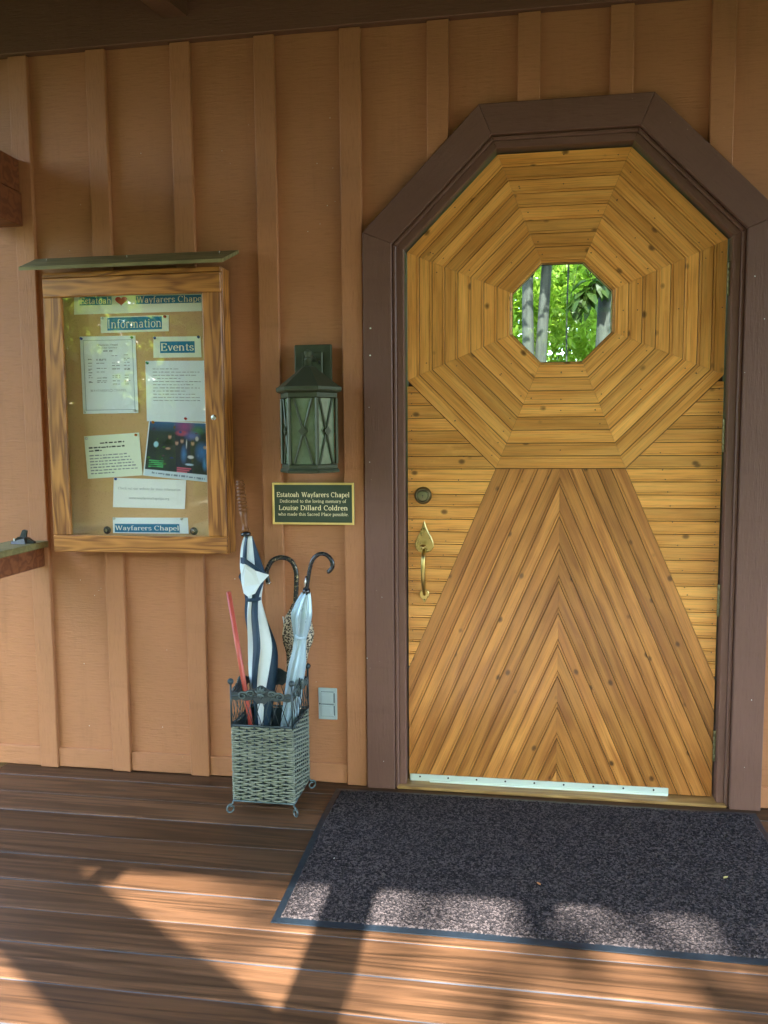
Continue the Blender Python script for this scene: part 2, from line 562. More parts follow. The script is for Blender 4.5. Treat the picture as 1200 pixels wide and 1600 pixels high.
GL = {
    'a': (.46, [A_(.18, .135, .13, .135, 0, 360), *[s for s in St(.34, 0, .33, 0, 0)], A_(.21, .32, .13, .13, 0, 165), [(.34, .013), (.43, .013)]]),
    'b': (.52, [*St(.11, 0, AH, 1, 0), A_(.27, .23, .18, .23, -165, 165)]),
    'c': (.44, [A_(.24, .23, .19, .23, 45, 315)]),
    'd': (.54, [*St(.40, 0, AH, 1, 0), A_(.24, .23, .18, .23, 15, 345), [(.4, .013), (.5, .013)]]),
    'e': (.45, [A_(.23, .23, .19, .23, 5, 318), [(.06, .25), (.41, .25)]]),
    'f': (.32, [*St(.13, 0, .56, 0, 1), A_(.24, .56, .11, .14, 180, 40), [(.02, .44), (.29, .44)]]),
    'g': (.48, [A_(.21, .30, .14, .16, 0, 360), A_(.22, -.07, .18, .11, 0, 360), [(.33, .42), (.46, .44)], [(.12, .16), (.12, .05)]]),
    'h': (.58, [*St(.11, 0, AH), A_(.27, .28, .16, .18, 170, 0), *St(.43, 0, .28, 0)]),
    'i': (.27, [*St(.13, 0, XH), [(.085, .61), (.175, .61)], [(.13, .565), (.13, .655)]]),
    'k': (.54, [*St(.11, 0, AH), [(.42, .45), (.16, .2)], [(.22, .26), (.46, .0)], [(.35, .013), (.53, .013)]]),
    'l': (.27, [*St(.13, 0, AH)]),
    'm': (.86, [*St(.11, 0, XH), A_(.26, .28, .15, .18, 170, 0), *St(.41, 0, .28, 0), A_(.56, .28, .15, .18, 170, 0), *St(.71, 0, .28, 0)]),
    'n': (.58, [*St(.11, 0, XH), A_(.27, .28, .16, .18, 170, 0), *St(.43, 0, .28, 0)]),
    'o': (.48, [A_(.24, .23, .19, .23, 0, 360, 24)]),
    'p': (.53, [*St(.11, -.2, XH), A_(.28, .23, .18, .23, -165, 165)]),
    'r': (.40, [*St(.11, 0, XH), A_(.25, .31, .14, .15, 170, 50), [(.33, .40), (.36, .36)]]),
    's': (.38, SS(.38, XH)),
    't': (.33, [*St(.14, .07, .60, 0, 0), A_(.24, .09, .10, .08, 180, 330), [(.02, .44), (.30, .44)]]),
    'u': (.58, [*St(.11, .16, XH, 1, 0), A_(.27, .17, .16, .17, 180, 350), *St(.43, 0, XH, 1, 0), [(.43, .013), (.54, .013)]]),
    'v': (.48, [[(.07, XH), (.24, 0)], [(.42, XH), (.24, 0)], [(.0, .447), (.17, .447)], [(.33, .447), (.48, .447)]]),
    'w': (.72, [[(.07, XH), (.22, 0)], [(.36, XH), (.22, 0)], [(.36, XH), (.51, 0)], [(.66, XH), (.51, 0)], [(.0, .447), (.16, .447)], [(.58, .447), (.72, .447)]]),
    'y': (.48, [[(.07, XH), (.25, .02)], [(.42, XH), (.18, -.17)], [(.10, -.17), (.18, -.17)], [(.0, .447), (.17, .447)], [(.33, .447), (.48, .447)]]),
    '.': (.22, [[(.06, .045), (.15, .045)], [(.105, 0), (.105, .09)]]),
    ' ': (.28, []),
    'C': (.66, [A_(.35, .34, .28, .34, 48, 312, 20), [(.55, .50), (.55, .66)]]),
    'D': (.72, [*St(.13, 0, CH, 2), A_(.28, .34, .36, .327, -90, 90, 18), [(.13, .667), (.29, .667)], [(.13, .013), (.29, .013)]]),
    'E': (.62, [*St(.13, 0, CH, 2), [(.13, .667), (.52, .667)], [(.52, .667), (.52, .53)], [(.13, .345), (.40, .345)], [(.40, .42), (.40, .27)], [(.13, .013), (.55, .013)], [(.55, .013), (.55, .16)]]),
    'I': (.34, St(.17, 0, CH, 2)),
    'L': (.60, [*St(.13, 0, CH, 2), [(.13, .013), (.53, .013)], [(.53, .013), (.53, .18)]]),
    'P': (.60, [*St(.13, 0, CH, 2), A_(.28, .50, .24, .167, -90, 90), [(.13, .667), (.29, .667)], [(.13, .333), (.29, .333)]]),
    'S': (.52, SS(.52, CH)),
    'T': (.62, [*St(.31, 0, CH, 0), [(.03, .667), (.59, .667)], [(.03, .667), (.03, .53)], [(.59, .667), (.59, .53)]]),
    'W': (.98, [[(.10, CH), (.30, 0)], [(.48, CH), (.30, 0)], [(.48, CH), (.68, 0)], [(.88, CH), (.68, 0)], [(.0, .667), (.20, .667)], [(.40, .667), (.56, .667)], [(.78, .667), (.98, .667)]]),
    'F': (.56, [*St(.13, 0, CH, 2), [(.13, .667), (.52, .667)], [(.13, .345), (.40, .345)]]),
    'A': (.70, [[(.35, CH), (.08, 0)], [(.35, CH), (.62, 0)], [(.18, .24), (.52, .24)]]),
    'Y': (.66, [[(.06, CH), (.33, .32)], [(.60, CH), (.33, .32)], [(.33, .32), (.33, 0)]]),
    'R': (.64, [*St(.13, 0, CH, 2), A_(.28, .50, .24, .167, -90, 90), [(.13, .667), (.29, .667)], [(.13, .333), (.29, .333)], [(.3, .33), (.58, 0)]]),
    'H': (.72, [*St(.13, 0, CH, 2), *St(.59, 0, CH, 2), [(.13, .345), (.59, .345)]]),
}
def serif(text, x0, y0, height, width=None, thick=.105, thin=.04, align='l'):
    """2-D letter strokes: returns (quads as list of 4 points, layer index)"""
    adv = 0
    glyphs = []
    for ch in text:
        w, st = GL.get(ch, GL[' '])
        glyphs.append((adv, st))
        adv += w + .04
    sy = height / CH
    sx = sy if width is None else width / adv
    off = -adv * sx / 2 if align == 'c' else 0
    quads = []
    for gx, st in glyphs:
        for li, pl in enumerate(st):
            n = len(pl)
            L, Rr = [], []
            for i, (x, y) in enumerate(pl):
                dx = pl[min(i + 1, n - 1)][0] - pl[max(i - 1, 0)][0]
                dy = pl[min(i + 1, n - 1)][1] - pl[max(i - 1, 0)][1]
                if n > 3 and abs(pl[0][0] - pl[-1][0]) + abs(pl[0][1] - pl[-1][1]) < 1e-6 and i in (0, n - 1):
                    dx, dy = pl[1][0] - pl[-2][0], pl[1][1] - pl[-2][1]
                ln = math.hypot(dx, dy) or 1
                dx, dy = dx / ln, dy / ln
                k = abs(dy) ** 1.5
                if n == 2 and dx * dy > 0 and abs(dx) > .15:
                    k *= .35
                wd = (thin + (thick - thin) * k) / 2
                L.append((x - dy * wd, y + dx * wd))
                Rr.append((x + dy * wd, y - dx * wd))
            for i in range(n - 1):
                q = [L[i], Rr[i], Rr[i + 1], L[i + 1]]
                quads.append(([(x0 + off + (gx + px) * sx, y0 + py * sy) for px, py in q], li))
    return quads

def letters(name, quads, fn, material, parent, lift=.0004):
    """fn(u,v,depth) maps a text point to world space"""
    vs, fs = [], []
    for q, li in quads:
        n = len(vs)
        vs += [fn(u, v, lift + li * .00003) for u, v in q]
        fs.append((n, n + 1, n + 2, n + 3))
    c = np.array(vs).mean(0)
    return link(name, mk(name, np.array(vs) - c, fs), parent, Matrix.Translation(c), material)

# ================================================================== SETTING
def ground():
    n = 60
    xs = np.linspace(-70, 70, n)
    ys = np.linspace(-70, 90, n)
    vs = []
    for y in ys:
        for x in xs:
            h = -.45
            if y > 9:
                h += (y - 9) * .10 + .25 * math.sin(x * .35 + y * .2)
            if y < -6:
                h += -.02 * (-6 - y) + .2 * math.sin(x * .3 + y * .25)
            vs.append((x, y, h))
    fs = [(j * n + i, j * n + i + 1, (j + 1) * n + i + 1, (j + 1) * n + i) for j in range(n - 1) for i in range(n - 1)]
    tag(link('ground', mk('ground', vs, fs, True), None, None, 'ground'), kind='structure')
ground()

pf = box('porch_floor', (-1.62, -4.05, -.46), (2.9, -.03, -.034), 'dark', None, 0)
tag(pf, kind='structure')
PITCH = .1385
for k in range(-1, 28):
    y1 = -.131 - PITCH * (k) - .0022 + PITCH
    y0 = y1 - PITCH + .0044
    y1 = min(y1, -.034)
    if k == -1:
        continue
    dz = random.uniform(-.0012, .0012)
    box('floorboard', (-1.60, y0, -.033 + dz), (2.88, y1, dz), 'deck', pf, .0035, None, 2)
    if k > 0:  # strip added in each gap to carry the painted edge sheen
        box('seam_sheen_strip', (-1.60, y1 + .0003, -.02), (2.88, y1 + .0041, -.0028), 'seam', pf, 0)

# ------------------------------------------------------------------ chapel
chapel = thing('chapel', (.53, 0, 0), 'tan board and batten chapel with brown octagonal door casing and wooden porch', 'building')
CX, CZ = .5335, 1.6935
T8 = math.tan(R(22.5))
def octo(r, cx=CX, cz=CZ):
    t = r * T8
    return [(cx - r, cz - t), (cx - r, cz + t), (cx - t, cz + r), (cx + t, cz + r), (cx + r, cz + t), (cx + r, cz - t), (cx + t, cz - r), (cx - t, cz - r)]
def arch(r):
    t = r * T8
    return [(CX - r, 0), (CX - r, CZ + t), (CX - t, CZ + r), (CX + t, CZ + r), (CX + r, CZ + t), (CX + r, 0)]

a = arch(.60)
prism_obj('wall_panel', [(-2.3, 0), a[0], a[1], a[2], a[3], a[4], a[5], (3.0, 0), (3.0, 3.3), (-2.3, 3.3)], -.03, .10, 'wall', chapel)
BR = [-1.976, -1.674, -1.372, -1.071, -.754, -.449, -.148, .151, .452, .748, 1.06, 1.362, 1.664, 1.966, 2.268, 2.57]
def arch_top(x, r):
    t = r * T8
    d = abs(x - CX)
    if d >= r:
        return None
    if d <= t:
        return CZ + r
    return CZ + r - (d - t)
for xr in BR:
    xl = xr - .073
    tops = [arch_top(v, .68) for v in (xl, xr)]
    if tops[0] is None and tops[1] is None:
        vbox('batten', (xl, -.051, .0), (xr, -.0301, 2.654), 'wall', chapel, .0025)
    else:
        za, zb = [(t if t is not None else CZ) for t in tops]
        vs = [(xl, za), (xr, zb), (xr, 2.654), (xl, 2.654)]
        prism_obj('batten', vs, -.051, -.0301, 'wall', chapel, .0025)
for xa, xb in zip(BR[:-1], BR[1:]):
    lo, hi = xa + .0008, xb - .073 - .0008
    if lo > -.16 and hi < 1.22:
        continue
    if lo < 1.22 < hi:
        lo = 1.214
    if hi - lo < .03:
        continue
    box('base_board', (lo, -.043, .002), (hi, -.0301, .076 + random.uniform(-.002, .002)), 'wall', chapel, .0025)
box('header_board', (-2.3, -.066, 2.6545), (3.0, -.0301, 3.02), 'header', chapel, .003)

def ring_piece(name, ra, rb, i, y0, y1, material, parent, bev):
    pa, pb = arch(ra), arch(rb)
    poly = [pa[i], pa[i + 1], pb[i + 1], pb[i]]
    # local x along the board
    mid = Vector(((poly[0][0] + poly[1][0]) / 2, y0, (poly[0][1] + poly[1][1]) / 2))
    d = Vector((poly[1][0] - poly[0][0], 0, poly[1][1] - poly[0][1])).normalized()
    ph = math.atan2(d.z, d.x)
    mw = Matrix.Translation(mid) @ Matrix.Rotation(-ph, 4, 'Y')
    inv = mw.inverted()
    bm = bmesh.new()
    vs = [bm.verts.new(inv @ Vector((x, y0, z))) for x, z in poly]
    f = bm.faces.new(vs)
    r = bmesh.ops.extrude_face_region(bm, geom=[f])
    bmesh.ops.translate(bm, vec=(0, y1 - y0, 0), verts=[g for g in r['geom'] if isinstance(g, bmesh.types.BMVert)])
    ed = [e for e in bm.edges if abs(e.verts[0].co.y) < 1e-6 and abs(e.verts[1].co.y) < 1e-6]
    bmesh.ops.recalc_face_normals(bm, faces=bm.faces)
    bmesh.ops.bevel(bm, geom=ed, offset=bev, segments=1, affect='EDGES')
    return link(name, from_bm(name, bm), parent, mw, material)
casing = link('door_casing', box_mesh('door_casing', .04, .02, .04), chapel, Matrix.Translation((CX, .08, 2.29)), 'dark')
for i in range(5):
    ring_piece('casing_board', .577, .6775, i, -.064, -.0302, 'trim', casing, .0025)
    ring_piece('casing_bead', .563, .5768, i, -.050, -.0, 'trim', casing, .004)
    ring_piece('jamb_board', .5385, .5628, i, -.041, .12, 'trim', casing, .0015)
box('threshold', (-.035, -.062, .001), (1.102, .06, .012), 'sill', chapel, .003)

# porch roof, rafters, posts
def roof_z(y):
    return 2.96 + .16 * y
def slab(name, x0, x1, ytop, ybot, zoff0, zoff1, material, parent):
    m = MB()
    vs = []
    for x in (x0, x1):
        vs += [(x, ytop, roof_z(ytop) + zoff0), (x, ytop, roof_z(ytop) + zoff1), (x, ybot, roof_z(ybot) + zoff1), (x, ybot, roof_z(ybot) + zoff0)]
    m.add(vs, [(0, 1, 2, 3), (7, 6, 5, 4), (0, 4, 5, 1), (1, 5, 6, 2), (2, 6, 7, 3), (3, 7, 4, 0)])
    return m.build(name, material, parent)
slab('porch_ceiling', -2.5, 3.3, -.0665, -3.72, .0, .03, 'header', chapel)
slab('porch_roofing', -2.6, 3.4, .35, -3.77, .0305, .07, 'roof', chapel)
for x in (-2.05, -.7945, .46, 1.715, 2.97):
    slab('rafter', x - .043, x + .043, -.0663, -3.70, -.222, -.0005, 'header', chapel)
box('eave_fascia', (-2.6, -3.755, 2.25), (3.4, -3.725, 2.40), 'header', chapel, .003)
box('eave_beam', (-1.75, -3.545, 2.08), (3.2, -3.455, 2.175), 'redwood', chapel, .004)
for x in (-1.55, -.060, 2.75):
    vbox('porch_post', (x - .071, -3.571, -.05), (x + .071, -3.429, 2.079), 'redwood', chapel, .005)
# broad diagonal brace rising from the middle post to the beam
prism_obj('knee_brace', [(-.1315, 1.37), (-.1315, 1.647), (-1.01, 2.079), (-1.478, 2.079), (-1.478, 2.066)], -3.53, -3.47, 'redwood', chapel, .003)
# side beam that meets the wall above the railing
sb = box('side_beam', (-1.56, -3.42, 2.175), (-1.418, -.0515, 2.292), 'redwood', chapel, .003, Matrix.Identity(4))
sb2 = box('side_beam', (-1.56, -3.42, 2.054), (-1.412, -.0515, 2.1725), 'redwood', chapel, .003)

# chapel interior and the window wall at its far end
box('interior_floor', (-2.2, .13, -.40), (3.0, 6.0, .008), 'ifloor', chapel, 0)
for x in (-2.3, 3.0):
    box('side_wall', (x - .1, .101, -.46), (x + .1, 6.0, 4.0), 'interior', chapel, 0)
box('gable_wall', (-2.2, .0, 3.3005), (2.9, .10, 4.0), 'interior', chapel, 0)
box('roof_deck', (-2.7, -.1, 4.0005), (3.4, 6.4, 4.12), 'roof', chapel, 0)
box('sill_wall', (-2.2, 5.9, -.46), (2.9, 6.0, .7), 'interior', chapel, 0)
for x in (-2.1, 2.8):
    box('end_wall', (x - .1, 5.9, .7005), (x + .1, 6.0, 4.0), 'interior', chapel, 0)
fw = box('far_window', (-2.0, 5.92, .7005), (2.7, 5.98, .78), 'trim', chapel, .003)
box('window_head', (-2.0, 5.92, 3.92), (2.7, 5.98, 3.999), 'trim', fw, .003)
box('window_pane', (-2.0, 5.945, .7801), (2.7, 5.951, 3.9199), 'doorglass', fw, 0)
for x in (-1.0, -.1, 1.9):
    vbox('window_bar', (x - .02, 5.952, .7802), (x + .02, 5.979, 3.9198), 'trim', fw, .003)

# ================================================================== DOOR
door = thing('chapel_door', (CX, .02, .012), 'golden pine plank door with octagon rings around a small octagonal window', 'door')
DW, DH, PW = 1.067, 2.227, .0448
# slab with the window opening
m = MB()
oo = [(x, z) for x, z in octo(.5295)]
out = [(.004, .014), oo[1], oo[2], oo[3], oo[4], (1.063, .014)]
inn = octo(.166)
bm = bmesh.new()
ov = [bm.verts.new((x, .0095, z)) for x, z in [(.004, .014), (.004, CZ - .5295 * T8), oo[1], oo[2], oo[3], oo[4], (1.063, CZ - .5295 * T8), (1.063, .014)]]
iv = [bm.verts.new((x, .0095, z)) for x, z in inn]
# ring faces: map octagon sides; lower part closed with a polygon
lb = [bm.verts.new((x, .0095, z)) for x, z in (oo[6], oo[7])]
octv = [ov[1], ov[2], ov[3], ov[4], ov[5], ov[6], lb[0], lb[1]]
for i in range(8):
    bm.faces.new((octv[i], octv[(i + 1) % 8], iv[(i + 1) % 8], iv[i]))
bm.faces.new((ov[0], ov[1], lb[1], lb[0], ov[6], ov[7]))
r = bmesh.ops.extrude_face_region(bm, geom=list(bm.faces))
bmesh.ops.translate(bm, vec=(0, .034, 0), verts=[g for g in r['geom'] if isinstance(g, bmesh.types.BMVert)])
link('door_slab', from_bm('door_slab', bm), door, None, 'dark')

PROF = [(.0009, .0092), (.0011, .0008), (.0017, 0.0), (.5, 0.0), (-.0098, 0.0), (-.0093, .0040), (-.0078, .0040), (-.0073, 0.0), (-.0018, 0.0), (-.0011, .0008), (-.0009, .0092)]
def clip_line(p, d, poly):
    """interval of p+s*d inside a convex polygon (counter-clockwise or clockwise)"""
    lo, hi = -9, 9
    ar = sum(poly[i][0] * poly[(i + 1) % len(poly)][1] - poly[(i + 1) % len(poly)][0] * poly[i][1] for i in range(len(poly)))
    sg = 1 if ar > 0 else -1
    for i in range(len(poly)):
        a, b = poly[i], poly[(i + 1) % len(poly)]
        nx, ny = -(b[1] - a[1]) * sg, (b[0] - a[0]) * sg
        num = (p[0] - a[0]) * nx + (p[1] - a[1]) * ny
        den = d[0] * nx + d[1] * ny
        if abs(den) < 1e-9:
            if num < 0:
                return None
            continue
        s = -num / den
        if den > 0:
            lo = max(lo, s)
        else:
            hi = min(hi, s)
    return (lo, hi) if hi - lo > .0015 else None

def plank(base, phi, w, poly, parent, flip=False, material='pine'):
    """plank whose lower edge runs through base in direction phi, cut to poly"""
    d = (math.cos(phi), math.sin(phi))
    nrm = (-d[1], d[0])
    samples = []
    for v, y in PROF:
        v = v if v >= 0 else w + v
        if v == .5:
            v = w * .5
        if flip:
            v = w - v
        samples.append((v, y))
    samples.sort(key=lambda q: q[0])
    flat = [(q[0]) for q in samples]
    for x, z in poly:        # add profile lines where the outline has a corner
        v = (x - base[0]) * nrm[0] + (z - base[1]) * nrm[1]
        if .002 < v < w - .002:
            y = float(np.interp(v, [q[0] for q in samples], [q[1] for q in samples]))
            if all(abs(v - q[0]) > .0008 for q in samples):
                samples.append((v, y))
    samples.sort(key=lambda q: q[0])
    rows = []
    for v, y in samples:
        iv_ = clip_line((base[0] + nrm[0] * v, base[1] + nrm[1] * v), d, poly)
        if iv_:
            rows.append((v, y, iv_[0] + .0003, iv_[1] - .0003))
    if len(rows) < 3:
        return None
    ms = sum(r[2] + r[3] for r in rows) / (2 * len(rows))
    mv = w / 2
    dy = random.uniform(-.0006, .0006)
    vs = []
    for v, y, s0, s1 in rows:
        vs += [(s0 - ms, y + dy, v - mv), (s1 - ms, y + dy, v - mv)]
    fs = [(2 * i, 2 * i + 1, 2 * i + 3, 2 * i + 2) for i in range(len(rows) - 1)]
    n = len(vs)
    vs += [(vs[0][0], .0094, vs[0][2]), (vs[1][0], .0094, vs[1][2]), (vs[n - 2][0], .0094, vs[n - 2][2]), (vs[n - 1][0], .0094, vs[n - 1][2])]
    fs.append(tuple([n] + [2 * i for i in range(len(rows))][::1] + [n + 2])[::-1])
    fs.append(tuple([n + 1] + [2 * i + 1 for i in range(len(rows))] + [n + 3]))
    o = (base[0] + d[0] * ms + nrm[0] * mv, 0, base[1] + d[1] * ms + nrm[1] * mv)
    return link('plank', mk('plank', vs, fs), parent, Matrix.Translation(o) @ Matrix.Rotation(-phi, 4, 'Y'), material)

RW = (.5335 - .1745) / 8
for k in range(8):
    r1 = .5335 - RW * k - (.0012 if k == 0 else 0)
    r0 = .5335 - RW * (k + 1)
    oa, ob = octo(r1), octo(r0)
    for i in range(8):
        j = (i + 1) % 8
        poly = [oa[i], oa[j], ob[j], ob[i]]
        phi = math.atan2(oa[j][1] - oa[i][1], oa[j][0] - oa[i][0])
        # walking clockwise the inside lies to the right: turn round so that it lies to the left
        plank(oa[j], phi + math.pi, r1 - r0, poly, door)
oc = octo(.5335)
p_ll, p_bl, p_br, p_lr = oc[0], oc[7], oc[6], oc[5]
TH = math.atan2(p_bl[0] - .0008, p_bl[1] - .432)      # chevron angle from the vertical
z_edge = p_bl[1] - (p_bl[0]) / math.tan(TH)
left_tri = [(.0012, z_edge + .0012 / math.tan(TH)), p_bl, (.0012, p_ll[1] - .0012)]
right_tri = [(DW - x, z) for x, z in left_tri]
z = left_tri[0][1]
k = 0
z0 = p_bl[1] - 17 * PW
while z0 + k * PW < p_ll[1]:
    for tri in (left_tri, right_tri):
        plank((tri[0][0], z0 + k * PW), 0, PW, tri, door, flip=True)
    k += 1
left_c = [(.0012, .0145), (CX, .0145), (CX, p_bl[1]), p_bl, (.0012, left_tri[0][1])]
right_c = [(DW - x, z) for x, z in left_c]
for k in range(15):
    d = (math.sin(TH), math.cos(TH))
    nrm = (d[1], -d[0])       # points right and down from the left diagonal
    b = (p_bl[0] + nrm[0] * PW * (k + 1), p_bl[1] + nrm[1] * PW * (k + 1))
    plank(b, math.pi / 2 - TH, PW, left_c, door, True, 'pine_brown')
    plank((DW - p_bl[0] - nrm[0] * PW * k, p_bl[1] + nrm[1] * PW * k), math.pi / 2 + TH, PW, right_c, door, False, 'pine_brown')
# octagonal glazing
bead = MB()
oa, ob = octo(.1742), octo(.1655)
for i in range(8):
    j = (i + 1) % 8
    bead.add([(oa[i][0], .0015, oa[i][1]), (oa[j][0], .0015, oa[j][1]), (ob[j][0], .012, ob[j][1]), (ob[i][0], .012, ob[i][1]),
              (oa[i][0], .03, oa[i][1]), (oa[j][0], .03, oa[j][1]), (ob[j][0], .03, ob[j][1]), (ob[i][0], .03, ob[i][1])],
             [(0, 1, 2, 3), (3, 2, 6, 7), (4, 7, 6, 5), (0, 4, 5, 1)])
win = bead.build('window_frame', 'pine', door)
prism_obj('window_pane', octo(.1654), .018, .023, 'doorglass', win)
# hardware
hd = MB()
cx, cz = .0585, .875
spade = []
for t in np.linspace(0, 1, 15):
    yy = .975 - t * .118
    xx = interp(t, [0, .06, .2, .35, .5, .65, .8, .92, 1], [0, .003, .008, .016, .026, .033, .034, .026, .0])
    spade.append((xx, yy))
poly = [(.060 + x, z) for x, z in spade] + [(.060 - x, z) for x, z in spade[-2:0:-1]]
hnd = prism_obj('door_handle', poly, -.0068, -.0012, 'brass', door, .0022)
leafp = [(0, .735), (.006, .727), (.014, .722), (.0175, .712), (.0165, .702), (.010, .693), (.003, .682), (0, .678)]
prism_obj('lower_plate', [(.060 + x, z) for x, z in leafp] + [(.060 - x, z) for x, z in leafp[-2:0:-1]], -.0058, -.0012, 'brass', hnd, .0018)
m = MB()
m.tube(smoothpath([(.060, -.004, .868), (.060, -.022, .862), (.060, -.040, .845), (.060, -.046, .81), (.060, -.042, .77), (.060, -.028, .735), (.060, -.014, .718), (.060, -.004, .708)], 6),
       [interp(i, [0, 10, 20, 30, 42], [.0072, .0075, .0078, .0066, .005]) for i in range(43)], 12)
m.build('grip', 'brass', hnd, True)
m = MB()
m.lathe([(.0, -.001), (.010, -.001), (.0115, .001), (.0115, .003), (.008, .005), (.0, .005)], 18, (.0585, -.036, .886), (0, -.35, 1))
m.tube([(.0585, -.005, .884), (.0585, -.034, .886)], .004, 8)
m.build('thumb_latch', 'brass', hnd, True)
for zz in (.948, .690):
    m = MB(); m.lathe([(.0, 0), (.0028, 0), (.0028, .0012), (0, .0016)], 10, (.060, -.0066 if zz > .8 else -.0056, zz), (0, -1, 0)); m.build('screw', 'brassdark', hnd, True)
m = MB()
m.lathe([(.0, 0), (.031, 0), (.031, .006), (.027, .014), (.0255, .0165), (.020, .0165), (.0195, .0135), (.0, .0135)], 28, (.0565, -.0015, 1.066), (0, -1, 0))
bolt = m.build('deadbolt', 'brassdark', door, True)
m = MB(); m.lathe([(0, 0), (.0185, 0), (.0185, .0035), (.016, .0045), (.0, .0045)], 24, (.0565, -.0155, 1.066), (0, -1, 0)); m.build('lock_cylinder', 'hinge', bolt, True)
m = MB(); m.box((.0555, -.0208, 1.059), (.0575, -.0203, 1.067)); m.lathe([(0, 0), (.0024, 0), (.0024, .0006), (0, .0006)], 10, (.0565, -.0203, 1.067), (0, -1, 0)); m.build('keyhole', 'screw', bolt)
sw = box('door_sweep', (.005, -.0055, .012), (.920, -.0012, .0375), 'alu', door, .001)
box('bumper_strip', (.078, -.013, .0025), (.918, -.0058, .0185), 'alu', sw, .003, None, 2)
for k in range(9):
    m = MB(); m.lathe([(0, 0), (.0036, 0), (.003, .0014), (0, .0016)], 10, (.042 + k * .1035, -.0054, .0285), (0, -1, 0)); m.build('screw', 'screw', sw, True)
for z0_, z1_ in ((1.735, 1.840), (1.220, 1.327), (.660, .768), (.150, .256)):
    h = (z1_ - z0_) / 5
    hg = None
    for k in range(5):
        m = MB(); m.lathe([(.0, 0), (.0062, 0), (.0066, .001), (.0066, h - .002), (.0062, h - .001), (0, h - .001)], 12, (1.0695, -.0075, z0_ + k * h))
        o = m.build('hinge' if hg is None else 'hinge_knuckle', 'hinge', door if hg is None else hg, True)
        hg = hg or o
    m = MB(); m.lathe([(0, -.006), (.003, -.005), (.005, -.002), (.004, 0), (0, 0)], 10, (1.0695, -.0075, z0_)); m.build('hinge_tip', 'hinge', hg, True)
# nail heads on the planks
m = MB()
for k in range(70):
    i = random.randrange(8); r_ = .5335 - RW * (random.randrange(8) + random.uniform(.3, .6))
    oa = octo(r_); t = random.choice((.08, .92, .5))
    x, zz = oa[i][0] * (1 - t) + oa[(i + 1) % 8][0] * t, oa[i][1] * (1 - t) + oa[(i + 1) % 8][1] * t
    m.lathe([(0, 0), (.0021, 0), (.0016, .0005), (0, .0005)], 8, (x, -.0004, zz), (0, -1, 0))
for k in range(22):
    for x in (.016, DW - .016, .055 + .2 * (k / 22.), DW - .055 - .2 * (k / 22.)):
        zz = left_tri[0][1] + .06 + k * PW
        lim = interp(zz, [z_edge, p_bl[1], p_ll[1]], [0, p_bl[0], 0])
        if .01 < min(x, DW - x) < lim - .012:
            m.lathe([(0, 0), (.0021, 0), (.0016, .0005), (0, .0005)], 8, (x, -.0004, zz + random.uniform(-.01, .01)), (0, -1, 0))
tag(m.build('nail_heads', 'screw', door), kind='stuff')

# ================================================================== NOTICE CASE
nb = thing('notice_case', (-.96, -.051, .862), 'oak glazed notice case with sloping cap and pinned papers inside', 'notice board')
X0, X1, Z0, Z1, YF, YB = -1.292, -.627, .862, 1.8655, -.145, -.0515
box('back_panel', (X0 + .019, -.072, Z0 + .019), (X1 - .019, YB, Z1 - .019), 'cork', nb, 0)
vbox('side_panel', (X0, YF + .0195, Z0), (X0 + .0185, YB, Z1), 'oak', nb, .002)
vbox('side_panel', (X1 - .0185, YF + .0195, Z0), (X1, YB, Z1), 'oak', nb, .002)
box('top_panel', (X0 + .0187, YF + .0195, Z1 - .0185), (X1 - .0187, YB, Z1), 'oak', nb, .002)
box('bottom_panel', (X0 + .0187, YF + .0195, Z0), (X1 - .0187, YB, Z0 + .0185), 'oak', nb, .002)
box('face_strip', (X0 + .001, YF + .003, 1.8475), (X1 - .001, YF + .0192, Z1 - .0005), 'oak', nb, .002)
box('frame_rail', (X0, YF, 1.779), (X1, YF + .019, 1.8455), 'oak', nb, .003)
box('frame_rail', (X0, YF, Z0 + .002), (X1, YF + .019, .9255), 'oak', nb, .003)
vbox('frame_stile', (X0, YF + .0006, .926), (-1.2235, YF + .019, 1.7785), 'oak', nb, .003)
st = vbox('frame_stile', (-.6955, YF + .0006, .926), (X1, YF + .019, 1.7785), 'oak', nb, .003)
box('glass_pane', (-1.2234, YF + .010, .9256), (-.6956, YF + .013, 1.7789), 'glass', nb, 0)
m = MB(); m.lathe([(0, 0), (.0098, 0), (.0098, .002), (.0075, .003), (0, .003)], 20, (-.664, YF + .001, 1.347), (0, -1, 0)); lk = m.build('lock', 'chrome', nb, True)
m = MB(); m.box((-.6648, YF - .0026, 1.342), (-.6632, YF - .0021, 1.352)); m.build('keyhole', 'screw', lk)
m = MB()
m.add([(-1.352, -.188, 1.868), (-.602, -.188, 1.868), (-.590, YB, 1.9235), (-1.368, YB, 1.9235),
       (-1.352, -.190, 1.8795), (-.602, -.190, 1.8795), (-.590, YB, 1.936), (-1.368, YB, 1.936)],
      [(0, 3, 2, 1), (4, 5, 6, 7), (0, 1, 5, 4), (1, 2, 6, 5), (2, 3, 7, 6), (3, 0, 4, 7)])
cap = m.build('cap_board', 'capwood', nb)
for x in (-1.30, -.99, -.645):
    m = MB(); m.lathe([(0, 0), (.0016, 0), (.0012, .007), (0, .007)], 7, (x, -.095, 1.918), (0, -.3, 1)); m.build('cap_nail', 'chrome', cap)
for x in (-1.117, -.778):
    m = MB(); m.lathe([(0, 0), (.0145, 0), (.0145, .003), (.009, .007), (0, .008)], 20, (x, -.072, .937), (0, -1, 0)); bo = m.build('mounting_bolt', 'screw', nb, True)
    m = MB(); m.lathe([(0, 0), (.006, 0), (.0055, .003), (0, .003)], 6, (x, -.0798, .937), (0, -1, 0)); m.build('bolt_head', 'chrome', bo)

